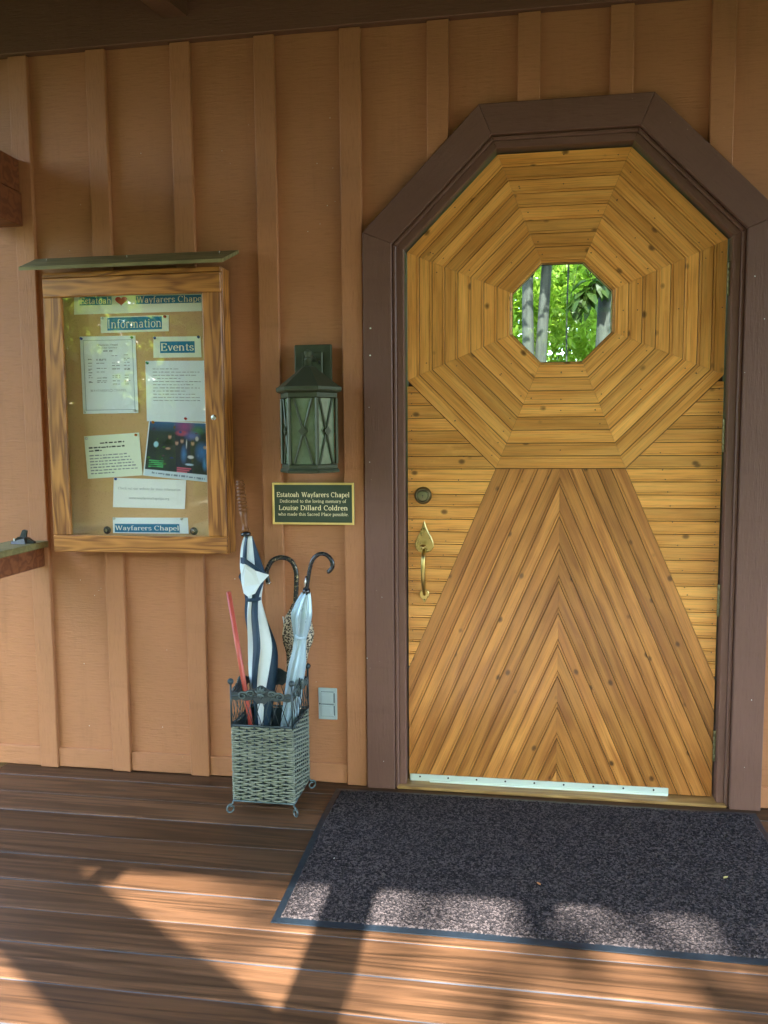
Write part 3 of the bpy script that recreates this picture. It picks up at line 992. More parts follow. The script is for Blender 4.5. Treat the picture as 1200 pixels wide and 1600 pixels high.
def paper(label, c, y, material, bow=.003, pins=(), lift=.001):
    """c: TL TR BL BR in (x,z)"""
    TL, TR, BL, BR_ = [Vector(q) for q in c]
    ph = random.uniform(0, 6)
    def fn(u, v, d=0.0):
        p = (TL * (1 - u) + TR * u) * v + (BL * (1 - u) + BR_ * u) * (1 - v)
        dep = y - lift - bow * (1 - v) * (0.45 + .55 * math.sin(u * 3.1 + ph) ** 2) - d
        return (p.x, dep, p.y)
    n = 8
    vs = [fn(i / n, j / n) for j in range(n + 1) for i in range(n + 1)]
    vs += [fn(i / n, j / n, -.00025) for j in range(n + 1) for i in range(n + 1)]
    N = (n + 1) ** 2
    fs = []
    for j in range(n):
        for i in range(n):
            q = (j * (n + 1) + i, j * (n + 1) + i + 1, (j + 1) * (n + 1) + i + 1, (j + 1) * (n + 1) + i)
            fs.append(q)
            fs.append(tuple(N + k for k in q[::-1]))
    bd = [i for i in range(n)] + [(j + 1) * (n + 1) - 1 for j in range(n)] + [N - 1 - i for i in range(n)] + [N - 1 - n - j * (n + 1) for j in range(n)]
    for i in range(len(bd)):
        a_, b_ = bd[i], bd[(i + 1) % len(bd)]
        fs.append((b_, a_, N + a_, N + b_))
    o0 = np.array(vs).mean(0)
    o = tag(link('paper', mk('paper', np.array(vs) - o0, fs, False), None, Matrix.Translation(o0), material), label, 'paper')
    for u, v, mt in pins:
        q = fn(u, v)
        m = MB()
        m.lathe([(.0, 0), (.0045, 0), (.005, .0015), (.0034, .0035), (.003, .006), (.0042, .008), (.003, .0095), (0, .0098)], 12, q, (random.uniform(-.2, .2), -1, random.uniform(0, .3)))
        m.build('push_pin', mt, o, True)
    return o, fn

def block(o, fn, u0, u1, v0, v1, material='ink_blue', d=.0003, name='print_block'):
    n = 6
    vs = [fn(u0 + (u1 - u0) * i / n, v0 + (v1 - v0) * j / 2, d) for j in range(3) for i in range(n + 1)]
    fs = [(j * (n + 1) + i, j * (n + 1) + i + 1, (j + 1) * (n + 1) + i + 1, (j + 1) * (n + 1) + i) for j in range(2) for i in range(n)]
    c = np.array(vs).mean(0)
    return link(name, mk(name, np.array(vs) - c, fs), o, Matrix.Translation(c), material)

def words(o, fn, text, u, v, hv, wu, material, align='l', lift=.0006, thick=.105, thin=.045):
    q = serif(text, u, v, hv, None, thick, thin, align)
    xs = [p[0] for qq, _ in q for p in qq]
    a0, a1 = min(xs), max(xs)
    k = wu / (a1 - a0)
    base = u if align == 'l' else u - wu / 2
    q = [([(base + (px - a0) * k, py) for px, py in qq], li) for qq, li in q]
    return letters('lettering', q, fn, material, o, lift)

def greek(o, fn, rows, material='ink_grey', h=.008):
    """rows of unreadable small print: (v, u0, u1)"""
    vs, fs = [], []
    for v, u0, u1 in rows:
        u = u0
        while u < u1 - .02:
            w = min(random.uniform(.025, .09), u1 - u)
            n = len(vs)
            hh = h * random.uniform(.75, 1.1)
            vs += [fn(u, v, .0005), fn(u + w, v, .0005), fn(u + w, v + hh, .0005), fn(u, v + hh, .0005)]
            fs.append((n, n + 1, n + 2, n + 3))
            u += w + random.uniform(.012, .025)
    c = np.array(vs).mean(0)
    tag(link('small_print', mk('small_print', np.array(vs) - c, fs), o, Matrix.Translation(c), material), kind='stuff')

YP = -.0722
# banner
o, fn = paper('white banner strip with red heart between two blue title blocks', [(-1.211, 1.792), (-.723, 1.785), (-1.213, 1.727), (-.7235, 1.725)], YP, 'paper_m', .001)
block(o, fn, .045, .30, .50, .96)
block(o, fn, .49, .995, .50, .96)
words(o, fn, 'Estatoah', .05, .57, .34, .245, 'ink_cream')
words(o, fn, 'Wayfarers Chapel', .495, .57, .34, .52, 'ink_cream')
hv = [(.375 + .0475 * 16 * math.sin(t) ** 3 / 16, .72 + .30 * (13 * math.cos(t) - 5 * math.cos(2 * t) - 2 * math.cos(3 * t) - math.cos(4 * t)) / 17) for t in np.linspace(0, 2 * math.pi, 28, endpoint=False)]
vs = [fn(u, min(v, .995), .0004) for u, v in hv]
c_ = np.array(vs).mean(0)
link('heart', mk('heart', np.vstack([np.array(vs) - c_, [[0, 0, 0]]]), [(i, (i + 1) % 28, 28) for i in range(28)]), o, Matrix.Translation(c_), 'heart')
# information
o, fn = paper('white strip with the single word Information on a blue block', [(-1.111, 1.716), (-.849, 1.715), (-1.111, 1.658), (-.850, 1.658)], YP, 'paper_m', .002, ((.03, .9, 'pin_clear'), (.95, .9, 'pin_red')))
block(o, fn, .10, .90, .14, .94)
words(o, fn, 'Information', .11, .28, .52, .78, 'ink_cream', thick=.08, thin=.04)
# schedule sheet
o, fn = paper('letter size pale blue service schedule with thin printed border', [(-1.195, 1.648), (-.979, 1.646), (-1.192, 1.367), (-.976, 1.368)], YP, 'paper_b', .003, ((.03, .97, 'pin_blue'), (.94, .975, 'pin_green'), (.05, .03, 'pin_clear'), (.95, .03, 'pin_clear')))
for a0, a1, b0, b1 in ((.055, .945, .945, .950), (.055, .945, .045, .050), (.055, .062, .0505, .9445), (.938, .945, .0505, .9445)):
    block(o, fn, a0, a1, b0, b1, 'ink_line', .0004, 'border_line')
words(o, fn, 'Wayfarers Chapel', .5, .878, .018, .36, 'ink_black', 'c')
words(o, fn, 'Sunday Service', .5, .842, .018, .33, 'ink_black', 'c')
greek(o, fn, [(.803, .41, .58)], 'ink_black', .014)
rows = []
for v in (.745, .70, .69, .65, .61, .575, .565, .53, .485, .46, .415, .405, .38):
    for u0, u1 in ((.13, .20), (.28, .46), (.56, .70), (.78, .88)):
        if random.random() < .8:
            rows.append((v + random.uniform(-.006, .006), u0, u1))
greek(o, fn, rows, 'ink_grey', .010)
words(o, fn, 'WAYFARERS', .15, .285, .027, .34, 'ink_black', thick=.06)
words(o, fn, 'CHAPEL', .575, .285, .027, .235, 'ink_black', thick=.06)
ring = [(.525 + .025 * math.cos(t) * k, .298 + .019 * math.sin(t) * k) for k in (1, .8) for t in np.linspace(0, 2 * math.pi, 16, endpoint=False)]
vs = np.array([fn(u, v, .0006) for u, v in ring]); c_ = vs.mean(0)
link('ring_emblem', mk('ring_emblem', vs - c_, [(i, (i + 1) % 16, 16 + (i + 1) % 16, 16 + i) for i in range(16)]), o, Matrix.Translation(c_), 'ink_black')
# events strip
o, fn = paper('small white strip with the word Events on a blue block', [(-.910, 1.640), (-.732, 1.637), (-.912, 1.565), (-.730, 1.563)], YP, 'paper_m', .002, ((.03, .93, 'pin_blue'), (.96, .95, 'pin_blue')))
block(o, fn, .14, .87, .22, .77)
words(o, fn, 'Events', .16, .33, .35, .69, 'ink_cream', thick=.12)
# event list
o, fn = paper('pale blue typed event list pinned under the Events strip', [(-.944, 1.555), (-.716, 1.551), (-.945, 1.338), (-.718, 1.334)], YP, 'paper_b', .003, ((.04, .96, 'pin_green'), (.66, .045, 'pin_red')))
greek(o, fn, [(v, .12, u1) for v, u1 in zip(np.linspace(.86, .34, 11), (.55, .9, .85, .6, .92, .8, .9, .7, .85, .92, .9))], 'ink_grey', .012)
# band photograph flyer
_r = random.Random(4)
SPECKS = [(_r.uniform(.02, .95), _r.uniform(.22, .9), _r.uniform(.01, .04), _r.uniform(.008, .05), tuple(_r.choice([.0, .06, .2]) * k + .01 for k in (.5, .7, 1.)), .5) for _ in range(26)]
def photo_col(u, v):
    c = np.array([.012, .018, .030])
    def blob(cu, cv, ru, rv, col, soft=.25):
        nonlocal c
        d = math.sqrt(((u - cu) / ru) ** 2 + ((v - cv) / rv) ** 2)
        k = min(1, max(0, (1 - d) / soft + .0))
        c = c * (1 - k) + np.array(col) * k
    if v > .8:
        k = (v - .8) / .2
        c = c * (1 - k * .7) + np.array([.03, .16, .42]) * k * .7
    blob(.62, .92, .20, .16, (.30, .05, .20), .9)
    blob(.58, .80, .13, .06, (.42, .06, .12), .5)
    blob(.85, .86, .14, .10, (.05, .16, .07), .8)
    blob(.75, .76, .16, .10, (.10, .12, .38), .8)
    for i in range(26):
        blob(*SPECKS[i])
    blob(.16, .58, .045, .06, (.32, .62, .72), .3)
    for cu, cv in ((.38, .73), (.50, .63), (.585, .67), (.76, .64)):
        blob(cu, cv - .16, .075, .17, (.015, .016, .02), .4)
        blob(cu, cv, .034, .052, (.50, .27, .18), .5)
        blob(cu, cv + .035, .03, .025, (.05, .03, .02), .5)
    blob(.83, .72, .035, .05, (.55, .5, .48), .5)
    blob(.62, .44, .06, .19, (.06, .20, .48), .9)
    blob(.91, .50, .13, .20, (.05, .20, .55), 1.0)
    blob(.95, .30, .05, .14, (.05, .24, .55), .9)
    blob(.96, .58, .035, .035, (.5, .32, .24), .5)
    blob(.66, .62, .012, .10, (.65, .65, .65), .6)
    blob(.36, .52, .05, .025, (.5, .3, .2), .5)
    blob(.73, .40, .06, .035, (.6, .62, .64), .4)
    blob(.71, .27, .08, .022, (.45, .62, .78), .4)
    for j in range(4):
        if abs(v - (.28 - j * .035 + .04 * u)) < .009 and .07 < u < .30:
            c = np.array([.06, .45, .14])
    for j in range(3):
        if abs(v - (.20 - j * .035)) < .009 and .52 < u < .74 - .03 * j:
            c = np.array([.55, .10, .16])
    if v < .125:
        c = np.array([.55, .70, .78])
        if .055 < v + .02 * u < .085 and .13 < u < .95 and math.sin(u * 160) + math.sin(u * 53) > -.7:
            c = np.array([.16, .22, .30])
    return c
def flyer():
    o, fn = paper('colour photo flyer of musicians on a dark stage with pale caption strip', [(-.936, 1.341), (-.716, 1.330), (-.966, 1.141), (-.716, 1.116)], YP - .0035, 'paper_b', .002, ((.08, .965, 'pin_orange'),))
    nu, nv = 110, 90
    us = np.linspace(.02, .995, nu)
    vv = np.linspace(.005, .985, nv)
    vs = [fn(u, v, .0006) for v in vv for u in us]
    fs = [(j * nu + i, j * nu + i + 1, (j + 1) * nu + i + 1, (j + 1) * nu + i) for j in range(nv - 1) for i in range(nu - 1)]
    c = np.array(vs).mean(0)
    me = mk('photo_print', np.array(vs) - c, fs)
    at = me.color_attributes.new('print', 'FLOAT_COLOR', 'POINT')
    cols = np.ones((nu * nv, 4), np.float32)
    cols[:, :3] = [photo_col(u, v) for v in vv for u in us]
    at.data.foreach_set('color', cols.ravel())
    link('photo_print', me, o, Matrix.Translation(c), 'photo')
flyer()
# tuesday notice
o, fn = paper('cream typed notice with bold heading, tilted and pinned with an orange pin', [(-1.194, 1.285), (-.977, 1.297), (-1.185, 1.128), (-.969, 1.141)], YP - .001, 'paper_m', .003, ((.05, .94, 'pin_clear'), (.94, .95, 'pin_orange')))
greek(o, fn, [(.80, .28, .72)], 'ink_black', .035)
greek(o, fn, [(.70, .07, .74), (.63, .07, .3)], 'ink_black', .035)
greek(o, fn, [(v, .07, u1) for v, u1 in zip((.52, .45, .38, .31, .24, .17, .10), (.76, .8, .83, .86, .9, .93, .5))], 'ink_grey', .028)
# website notice
o, fn = paper('white website notice overlapping below the photo flyer', [(-1.083, 1.132), (-.802, 1.124), (-1.089, 1.023), (-.809, 1.018)], YP - .0005, 'paper_w', .003, ((.03, .96, 'pin_blue'),))
words(o, fn, 'Check out our website for more information', .5, .62, .075, .86, 'ink_grey', 'c', thick=.085)
words(o, fn, 'www.wayfarerschapelga.org', .5, .30, .075, .56, 'ink_grey', 'c', thick=.085)
# lower title
o, fn = paper('white bottom strip with bold chapel title on a bright blue block', [(-1.093, .984), (-.800, .986), (-1.0935, .9265), (-.798, .9275)], YP, 'paper_b', .002, ((.02, .93, 'pin_clear'), (.92, .93, 'pin_clear')))
block(o, fn, .025, .885, .06, .60)
words(o, fn, 'Wayfarers Chapel', .03, .20, .28, .845, 'paper_w', thick=.12)

# ================================================================== LANTERN
LX, LY = -.3165, -.163
lan = thing('wall_lantern', (LX, -.0515, 1.155), 'dark green bronze hexagonal wall lantern with crossed glass panes', 'lantern')
box('back_plate', (-.391, -.066, 1.303), (-.257, -.0515, 1.599), 'bronze', lan, .004, None, 2)
box('inner_plate', (-.362, -.074, 1.345), (-.288, -.0662, 1.572), 'bronze', lan, .003)
for z_ in (1.538, 1.36):
    m = MB(); m.lathe([(0, 0), (.005, 0), (.004, .003), (0, .004)], 12, (-.300, -.074, z_), (0, -1, 0)); m.build('mounting_screw', 'screw', lan, True)
m = MB()
m.tube(smoothpath([(LX, -.074, 1.545), (LX, -.10, 1.552), (LX, -.135, 1.548), (LX, LY, 1.535)], 5), .008, 10)
m.build('arm', 'bronze', lan, True)
HA = [R(a) for a in (-120, -60, 0, 60, 120, 180)]
def hexring(r, z):
    return [(LX + r * math.cos(a), LY + r * math.sin(a), z) for a in HA]
def hexloft(levels, name, material, parent):
    vs = [q for r, z in levels for q in hexring(r, z)]
    fs = [tuple(range(6))[::-1], tuple(len(vs) - 6 + k for k in range(6))]
    for i in range(len(levels) - 1):
        for k in range(6):
            fs.append((i * 6 + k, i * 6 + (k + 1) % 6, (i + 1) * 6 + (k + 1) % 6, (i + 1) * 6 + k))
    m = MB(); m.add(vs, fs)
    return m.build(name, material, parent)
rf = hexloft([(.098, 1.424), (.113, 1.430), (.115, 1.434), (.115, 1.444), (.110, 1.446), (.022, 1.513), (.015, 1.516), (.014, 1.520)], 'roof', 'bronze', lan)
m = MB()
m.lathe([(.013, 0), (.013, .018), (.016, .021), (.010, .025), (.009, .029), (.0125, .036), (.014, .043), (.013, .046), (.006, .050), (.004, .053), (0, .053)], 16, (LX, LY, 1.519))
m.build('finial', 'bronze', rf, True)
hexloft([(.088, 1.155), (.104, 1.157), (.105, 1.163), (.102, 1.168), (.098, 1.172), (.098, 1.182), (.0955, 1.185)], 'base_rim', 'bronze', lan)
hexloft([(.0955, 1.4075), (.099, 1.410), (.099, 1.4238)], 'top_band', 'bronze', lan)
for k in range(6):
    a0, a1 = HA[k], HA[(k + 1) % 6]
    p0 = Vector((LX + .095 * math.cos(a0), LY + .095 * math.sin(a0), 0))
    p1 = Vector((LX + .095 * math.cos(a1), LY + .095 * math.sin(a1), 0))
    m = MB(); m.tube([p0 + Vector((0, 0, 1.1855)), p0 + Vector((0, 0, 1.407))], .0062, 6); m.build('corner_bar', 'bronze', lan)
    nrm = ((p0 + p1) / 2 - Vector((LX, LY, 0))).normalized()
    t = (p1 - p0).normalized()
    W_ = (p1 - p0).length
    def pt(u, z, d):
        return p0 + t * (u * W_) + nrm * d + Vector((0, 0, z))
    m = MB()
    m.add([pt(.06, 1.186, -.006), pt(.94, 1.186, -.006), pt(.94, 1.4065, -.006), pt(.06, 1.4065, -.006), pt(.06, 1.186, -.009), pt(.94, 1.186, -.009), pt(.94, 1.4065, -.009), pt(.06, 1.4065, -.009)],
          [(0, 1, 2, 3), (7, 6, 5, 4), (0, 4, 5, 1), (1, 5, 6, 2), (2, 6, 7, 3), (3, 7, 4, 0)])
    pane = m.build('pane', 'seeded', lan)
    for sx, d in ((1, -.0015), (-1, -.0005)):
        a_, b_ = (.17, .83) if sx == 1 else (.83, .17)
        m = MB(); m.tube([pt(a_, 1.187, d - .002), pt(b_, 1.4055, d - .002)], .0040, 6); m.build('cross_bar', 'bronze', pane)
    m = MB()
    q = [pt(.5, 1.279, .0), pt(.5 + .17, 1.2965, .0), pt(.5, 1.314, .0), pt(.5 - .17, 1.2965, .0)]
    q2 = [pt(.5, 1.279, .0045), pt(.5 + .17, 1.2965, .0045), pt(.5, 1.314, .0045), pt(.5 - .17, 1.2965, .0045)]
    m.add(q + q2, [(4, 5, 6, 7), (0, 3, 2, 1), (0, 1, 5, 4), (1, 2, 6, 5), (2, 3, 7, 6), (3, 0, 4, 7)])
    m.build('diamond', 'bronze', pane)

# ================================================================== PLAQUE
pq = thing('plaque', (-.334, -.0515, .963), 'dark green memorial plaque with gold border and gold lettering', 'plaque')
box('field', (-.4835, -.058, .9638), (-.1835, -.0515, 1.1138), 'plaquegreen', pq, .001)
bw = .0075
for nm, lo, hi in (('t', (-.4835, 1.1063), (-.1835, 1.1138)), ('b', (-.4835, .9638), (-.1835, .9713)), ('l', (-.4835, .9714), (-.476, 1.1062)), ('r', (-.191, .9714), (-.1835, 1.1062))):
    box('border_strip', (lo[0], -.0602, lo[1]), (hi[0], -.0582, hi[1]), 'gold', pq, .0006)
pfn = lambda u, v, d=0: (-.3335 + u, -.0583 - d, v)
for t, z_, h_, w_, th in (('Estatoah Wayfarers Chapel', 1.0630, .0165, .266, .12), ('Dedicated to the loving memory of', 1.0425, .0108, .244, .10),
                          ('Louise Dillard Coldren', 1.0158, .0165, .252, .125), ('who made this Sacred Place possible.', .9955, .0108, .258, .10)):
    q = serif(t, 0, z_, h_, None, th, .06)
    xs = [p[0] for qq, _ in q for p in qq]
    k = w_ / (max(xs) - min(xs))
    q = [([((px - min(xs)) * k - w_ / 2, py) for px, py in qq], li) for qq, li in q]
    letters('lettering', q, pfn, 'goldtext', pq, .0006)

# ================================================================== OUTLET COVER
oc_ = thing('outlet_cover', (-.295, -.031, .239), 'small grey blue weatherproof outlet cover low on the tan wall', 'outlet')
box('cover_plate', (-.330, -.037, .239), (-.260, -.0302, .3575), 'cover', oc_, .002)
for z0_, z1_ in ((.253, .296), (.3005, .3435)):
    lid = box('flip_lid', (-.3185, -.0425, z0_), (-.272, -.0371, z1_), 'cover', oc_, .0018, None, 2)
    box('lid_panel', (-.3155, -.0440, z0_ + .010), (-.281, -.0426, z1_ - .010), 'cover', lid, .0006)
    m = MB(); m.tube([(-.270, -.0395, z0_ + .004), (-.270, -.0395, z1_ - .004)], .0022, 8); m.build('lid_hinge', 'coverline', lid, True)
    box('lid_gap', (-.3195, -.0378, z0_ - .0015), (-.2725, -.0371, z1_ + .0015), 'coverline', lid, 0)
m = MB(); m.lathe([(0, 0), (.003, 0), (.002, .001), (0, .0012)], 10, (-.3245, -.037, .2982), (0, -1, 0)); m.build('screw', 'screw', oc_)

# ================================================================== UMBRELLA STAND
SX0, SX1, SY0, SY1 = -.560, -.348, -.330, -.117
SC = ((SX0 + SX1) / 2, (SY0 + SY1) / 2)
stand = thing('umbrella_stand', (SC[0], SC[1], 0), 'square grey green wicker umbrella stand with black scrolled iron rim', 'umbrella stand')
def side_pts(i):
    c = [(SX0, SY0), (SX1, SY0), (SX1, SY1), (SX0, SY1)]
    return Vector((*c[i], 0)), Vector((*c[(i + 1) % 4], 0))
ZW0, ZW1, ZR = .046, .306, .412
for i in range(4):
    p, q = side_pts(i)
    t = (q - p).normalized()
    L_ = (q - p).length
    nrm = Vector((t.y, -t.x, 0))
    m = MB()
    rows = 37
    ns = 8
    for r_ in range(rows):
        z_ = ZW0 + .006 + (ZW1 - ZW0 - .010) * r_ / (rows - 1)
        ph = math.pi * (r_ % 2)
        pts = []
        nseg = ns * 4
        jz = random.uniform(-.0008, .0008)
        for k in range(nseg + 1):
            u = k / nseg
            off = .0042 * math.cos(u * ns * math.pi + ph) * min(1, 14 * min(u, 1 - u))
            pts.append(p + t * (u * L_) + nrm * off + Vector((0, 0, z_ + jz + .0012 * math.sin(u * 9 + r_ * 1.7) + .0006 * math.sin(u * 31 + r_ * 2.3))))
        m.tube(pts, .0030 + random.uniform(-.0006, .0006), 6)
    tag(m.build('woven_panel', 'wicker', stand, True), kind='stuff')
    m = MB()
    for k in range(1, ns):
        u = k / ns
        m.tube([p + t * (u * L_) + Vector((0, 0, ZW0)), p + t * (u * L_) + Vector((0, 0, ZW1))], .0026, 6)
    tag(m.build('wicker_stakes', 'iron', stand, True), kind='stuff')
    m = MB(); m.tube([p + Vector((0, 0, ZW1 + .004)), q + Vector((0, 0, ZW1 + .004))], .0038, 8); m.build('middle_rail', 'iron', stand, True)
    m = MB(); m.tube([p + Vector((0, 0, ZW0 - .001)), q + Vector((0, 0, ZW0 - .001))], .0034, 8); m.build('bottom_rail', 'ironlight', stand, True)
    m = MB(); m.tube([p + Vector((0, 0, ZR)), q + Vector((0, 0, ZR))], .003, 8); m.build('top_rail', 'iron', stand, True)
    m = MB(); m.tube([p + Vector((0, 0, ZW1 - .004)), p + Vector((0, 0, .452))], .0036, 8); m.build('corner_post', 'iron', stand, True)
    m = MB(); m.lathe([(0, -.0105)] + [(.0105 * math.cos(R(a)), .0105 * math.sin(R(a))) for a in range(-75, 90, 15)] + [(0, .0105)], 16, p + Vector((0, 0, .461))); m.build('ball_finial', 'iron', stand, True)
    # crossing wires
    nx = 7
    for k in range(nx):
        for sgn in (1, -1):
            u0 = (k + .5) / nx
            u1 = u0 + sgn * 1.05 / nx
            za, zb = ZW1 + .006, ZR - .002
            if u1 < 0:
                f = u0 / (u0 - u1); u1 = 0; zb = za + (zb - za) * f
            if u1 > 1:
                f = (1 - u0) / (u1 - u0); u1 = 1; zb = za + (zb - za) * f
            m = MB()
            m.tube([p + t * (L_ * u0) + nrm * (.0012 * sgn) + Vector((0, 0, za)), p + t * (L_ * u1) + nrm * (.0012 * sgn) + Vector((0, 0, zb))], .0013, 6)
            m.build('lattice_wire', 'iron', stand, True)
    # scrolled acanthus band
    def P3(u, z, d=0):
        return p + t * (L_ * u) + nrm * d + Vector((0, 0, z))
    band = MB()
    n = 24
    prof = [(u, ZR - .012 - .004 * math.sin(u * math.pi * 6) ** 2 - (.010 if abs(u - .5) < .07 else 0), ZR + .010 + .026 * math.exp(-((u - .5) / .20) ** 2) + .003 * math.sin(u * math.pi * 9)) for u in np.linspace(.02, .98, n)]
    vs = []
    for u, a_, b_ in prof:
        vs += [P3(u, a_, .001), P3(u, b_, .001), P3(u, b_, -.002), P3(u, a_, -.002)]
    fs = []
    for k in range(n - 1):
        for j in range(4):
            fs.append((4 * k + j, 4 * k + (j + 1) % 4, 4 * k + 4 + (j + 1) % 4, 4 * k + 4 + j))
    fs += [(0, 1, 2, 3), tuple(4 * (n - 1) + j for j in (3, 2, 1, 0))]
    band.add(vs, fs)
    rim = band.build('rim_band', 'iron', stand)
    for cu, cz_, r0, tw in ((.20, ZR + .002, .019, 1), (.33, ZR + .010, .014, -1), (.67, ZR + .010, .014, 1), (.80, ZR + .002, .019, -1)):
        pts = []
        for k in range(22):
            a = tw * k * .42 + (0 if tw > 0 else math.pi)
            rr = r0 * (1 - k / 26)
            pts.append(P3(cu + rr * math.cos(a) / L_, cz_ + rr * math.sin(a) * .8, .0035))
        m = MB(); m.tube(pts, [.0034 - .0001 * k for k in range(22)], 6); m.build('scroll', 'ironlight', rim, True)
    for a in (-70, -35, 0, 35, 70, 180, 140, 220):
        ln = .022 if abs(a) < 90 else .018
        d = Vector((math.sin(R(a)), math.cos(R(a))))
        m = MB()
        pts = [P3(.5 + d.x * ln * s_ / L_, ZR + .014 + d.y * ln * s_, .004 + .004 * math.sin(s_ * 3.1)) for s_ in (0, .25, .5, .75, 1)]
        m.tube(pts, [.002, .0046, .005, .0035, .0008], 6)
        m.build('leaf_ornament', 'ironlight', rim, True)
    # scrolled foot
    dd = Vector((p.x - SC[0], p.y - SC[1], 0)).normalized()
    pts = [p + Vector((0, 0, .046)), p + dd * .004 + Vector((0, 0, .036))]
    for k in range(16):
        a = math.pi * .55 - k * .47
        rr = .0165 * (1 - k / 30)
        pts.append(p + dd * (.010 + rr * math.cos(a)) + Vector((0, 0, .0195 + rr * math.sin(a))))
    m = MB(); m.tube(pts, .0030, 7); m.build('scroll_foot', 'ironlight', stand, True)
for lo, hi in (((SX0 + .0085, SY0 + .0085, ZW0 + .005), (SX1 - .0085, SY0 + .0095, ZW1)), ((SX0 + .0085, SY1 - .0095, ZW0 + .005), (SX1 - .0085, SY1 - .0085, ZW1)),
               ((SX0 + .0085, SY0 + .0097, ZW0 + .005), (SX0 + .0095, SY1 - .0097, ZW1)), ((SX1 - .0095, SY0 + .0097, ZW0 + .005), (SX1 - .0085, SY1 - .0097, ZW1))):
    box('gap_shade_panel', lo, hi, 'iron', stand, 0)  # dark sheets added behind the weave to paint the shade in its gaps
m = MB(); m.box((SX0 + .006, SY0 + .006, ZW0), (SX1 - .006, SY1 - .006, ZW0 + .004)); m.build('base_panel', 'wicker', stand)

# ================================================================== UMBRELLAS
def rings_mesh(rings, n, fold, nf, twist, matfn, mats, name, parent, phase=0.0, lobe=None):
    """rings: list of (x,y,z,r) from top to bottom"""
    zs = [q[2] for q in rings]
    tt = np.linspace(0, 1, 56)
    idx = np.linspace(0, 1, len(rings))
    P = np.array([[np.interp(t, idx, [q[j] for q in rings]) for j in range(4)] for t in tt])
    for _ in range(2):
        P[1:-1] = (P[:-2] + 2 * P[1:-1] + P[2:]) / 4
    vs, fs, mi = [], [], []
    for i, (x, y, z_, r_) in enumerate(P):
        t = tt[i]
        for k in range(n):
            f = nf * (k / n)
            th = 2 * math.pi * (k / n - twist * t + phase)
            saw = f - math.floor(f)
            rr = r_ * (1 + fold * (saw - .5) * 1.4 + .05 * math.sin(th * 3 + t * 11))
            if lobe:
                rr += lobe(t, th)
            vs.append((x + rr * math.cos(th), y + rr * math.sin(th) * .85, z_))
    for i in range(len(P) - 1):
        for k in range(n):
            k2 = (k + 1) % n
            fs.append((i * n + k, i * n + k2, (i + 1) * n + k2, (i + 1) * n + k))
            f = nf * ((k + .5) / n)
            mi.append(matfn(int(math.floor(f)) % nf, tt[i], f - math.floor(f)))
    fs.append(tuple(range(n))); mi.append(0)
    fs.append(tuple((len(P) - 1) * n + k for k in range(n))[::-1]); mi.append(0)
    vs = np.array(vs)
    o0 = vs.mean(0)
    me = mk(name, vs - o0, fs, True)
    for k in mats:
        me.materials.append(MT[k])
    me.polygons.foreach_set('material_index', mi)
    return link(name, me, parent, Matrix.Translation(o0))

# golf umbrella
ga = thing('umbrella', (-.490, -.215, .05), 'large navy and white golf umbrella with ribbed wooden handle', 'umbrella', 'umbrellas in the stand')
AX = [(.931, -.547, .014), (.904, -.547, .021), (.858, -.541, .029), (.813, -.533, .038), (.779, -.528, .038), (.749, -.527, .031), (.710, -.526, .0225), (.676, -.523, .029), (.630, -.514, .036), (.561, -.498, .044), (.515, -.493, .045), (.445, -.494, .043), (.375, -.492, .035), (.305, -.490, .028), (.247, -.488, .022), (.12, -.486, .016), (.062, -.485, .006)]
ya = lambda z_: interp(z_, [.05, .35, .95, 1.12], [-.215, -.195, -.150, -.140])
rings_mesh([(x, ya(z_), z_, r_) for z_, x, r_ in AX], 60, .34, 6, .62,
           lambda k, t, s_: 1 if (k % 2 == 0) else 0, ['white_fabric', 'navy_fabric'], 'canopy', ga, .30)
m = MB()
def flap(name, pts, material):
    n = len(pts)
    m = MB()
    cx_ = sum(q[0] for q in pts) / n
    fr = [(x, -.226 + .9 * abs(x + .527) ** 1.25 * 2.2, z_) for x, z_ in pts]
    m.add(fr + [(x, y + .003, z_) for x, y, z_ in fr], [tuple(range(n)), tuple(range(2 * n - 1, n - 1, -1))] + [((i + 1) % n, i, n + i, n + (i + 1) % n) for i in range(n)])
    return m.build(name, material, ga)
flap('loose_panel', [(-.560, .838), (-.538, .842), (-.505, .818), (-.468, .797), (-.492, .768), (-.507, .738), (-.527, .730), (-.548, .738), (-.560, .78)], 'white_fabric')
flap('loose_panel', [(-.561, .862), (-.541, .864), (-.510, .842), (-.486, .816), (-.472, .8005), (-.505, .8205), (-.538, .8445), (-.561, .8405)], 'navy_fabric')
m = MB()
fl_ = [(-.560, -.155, .83), (-.572, -.158, .795), (-.577, -.160, .80), (-.583, -.158, .786), (-.560, -.168, .745)]
n = len(fl_)
m.add(fl_ + [(x, y + .003, z_) for x, y, z_ in fl_], [tuple(range(n)), tuple(range(2 * n - 1, n - 1, -1))] + [((i + 1) % n, i, n + i, n + (i + 1) % n) for i in range(n)])
m.build('loose_panel', 'navy_fabric', ga)
m = MB(); m.lathe([(.0250, -.006), (.0262, -.005), (.0262, .005), (.0250, .006)], 24, (-.526, ya(.71), .711), (-.06, .0, 1)); m.build('tie_strap', 'navy_fabric', ga, True)
ax = Vector((-.573, -.140, 1.105)) - Vector((-.5535, -.150, .932))
ax.normalize()
m = MB()
m.lathe([(0, 0), (.009, 0), (.0175, .003), (.0185, .008), (.0165, .013), (.008, .016), (0, .016)], 20, (-.5545, -.150, .930), ax)
m.lathe([(.008, -.02), (.009, 0), (0, 0)], 12, (-.5545, -.150, .930), ax)
m.build('collar', 'black', ga, True)
prof = [(0, 0), (.010, 0), (.0115, .004), (.0115, .009), (.0085, .014), (.0085, .030), (.011, .050), (.0125, .070)]
h0 = .072
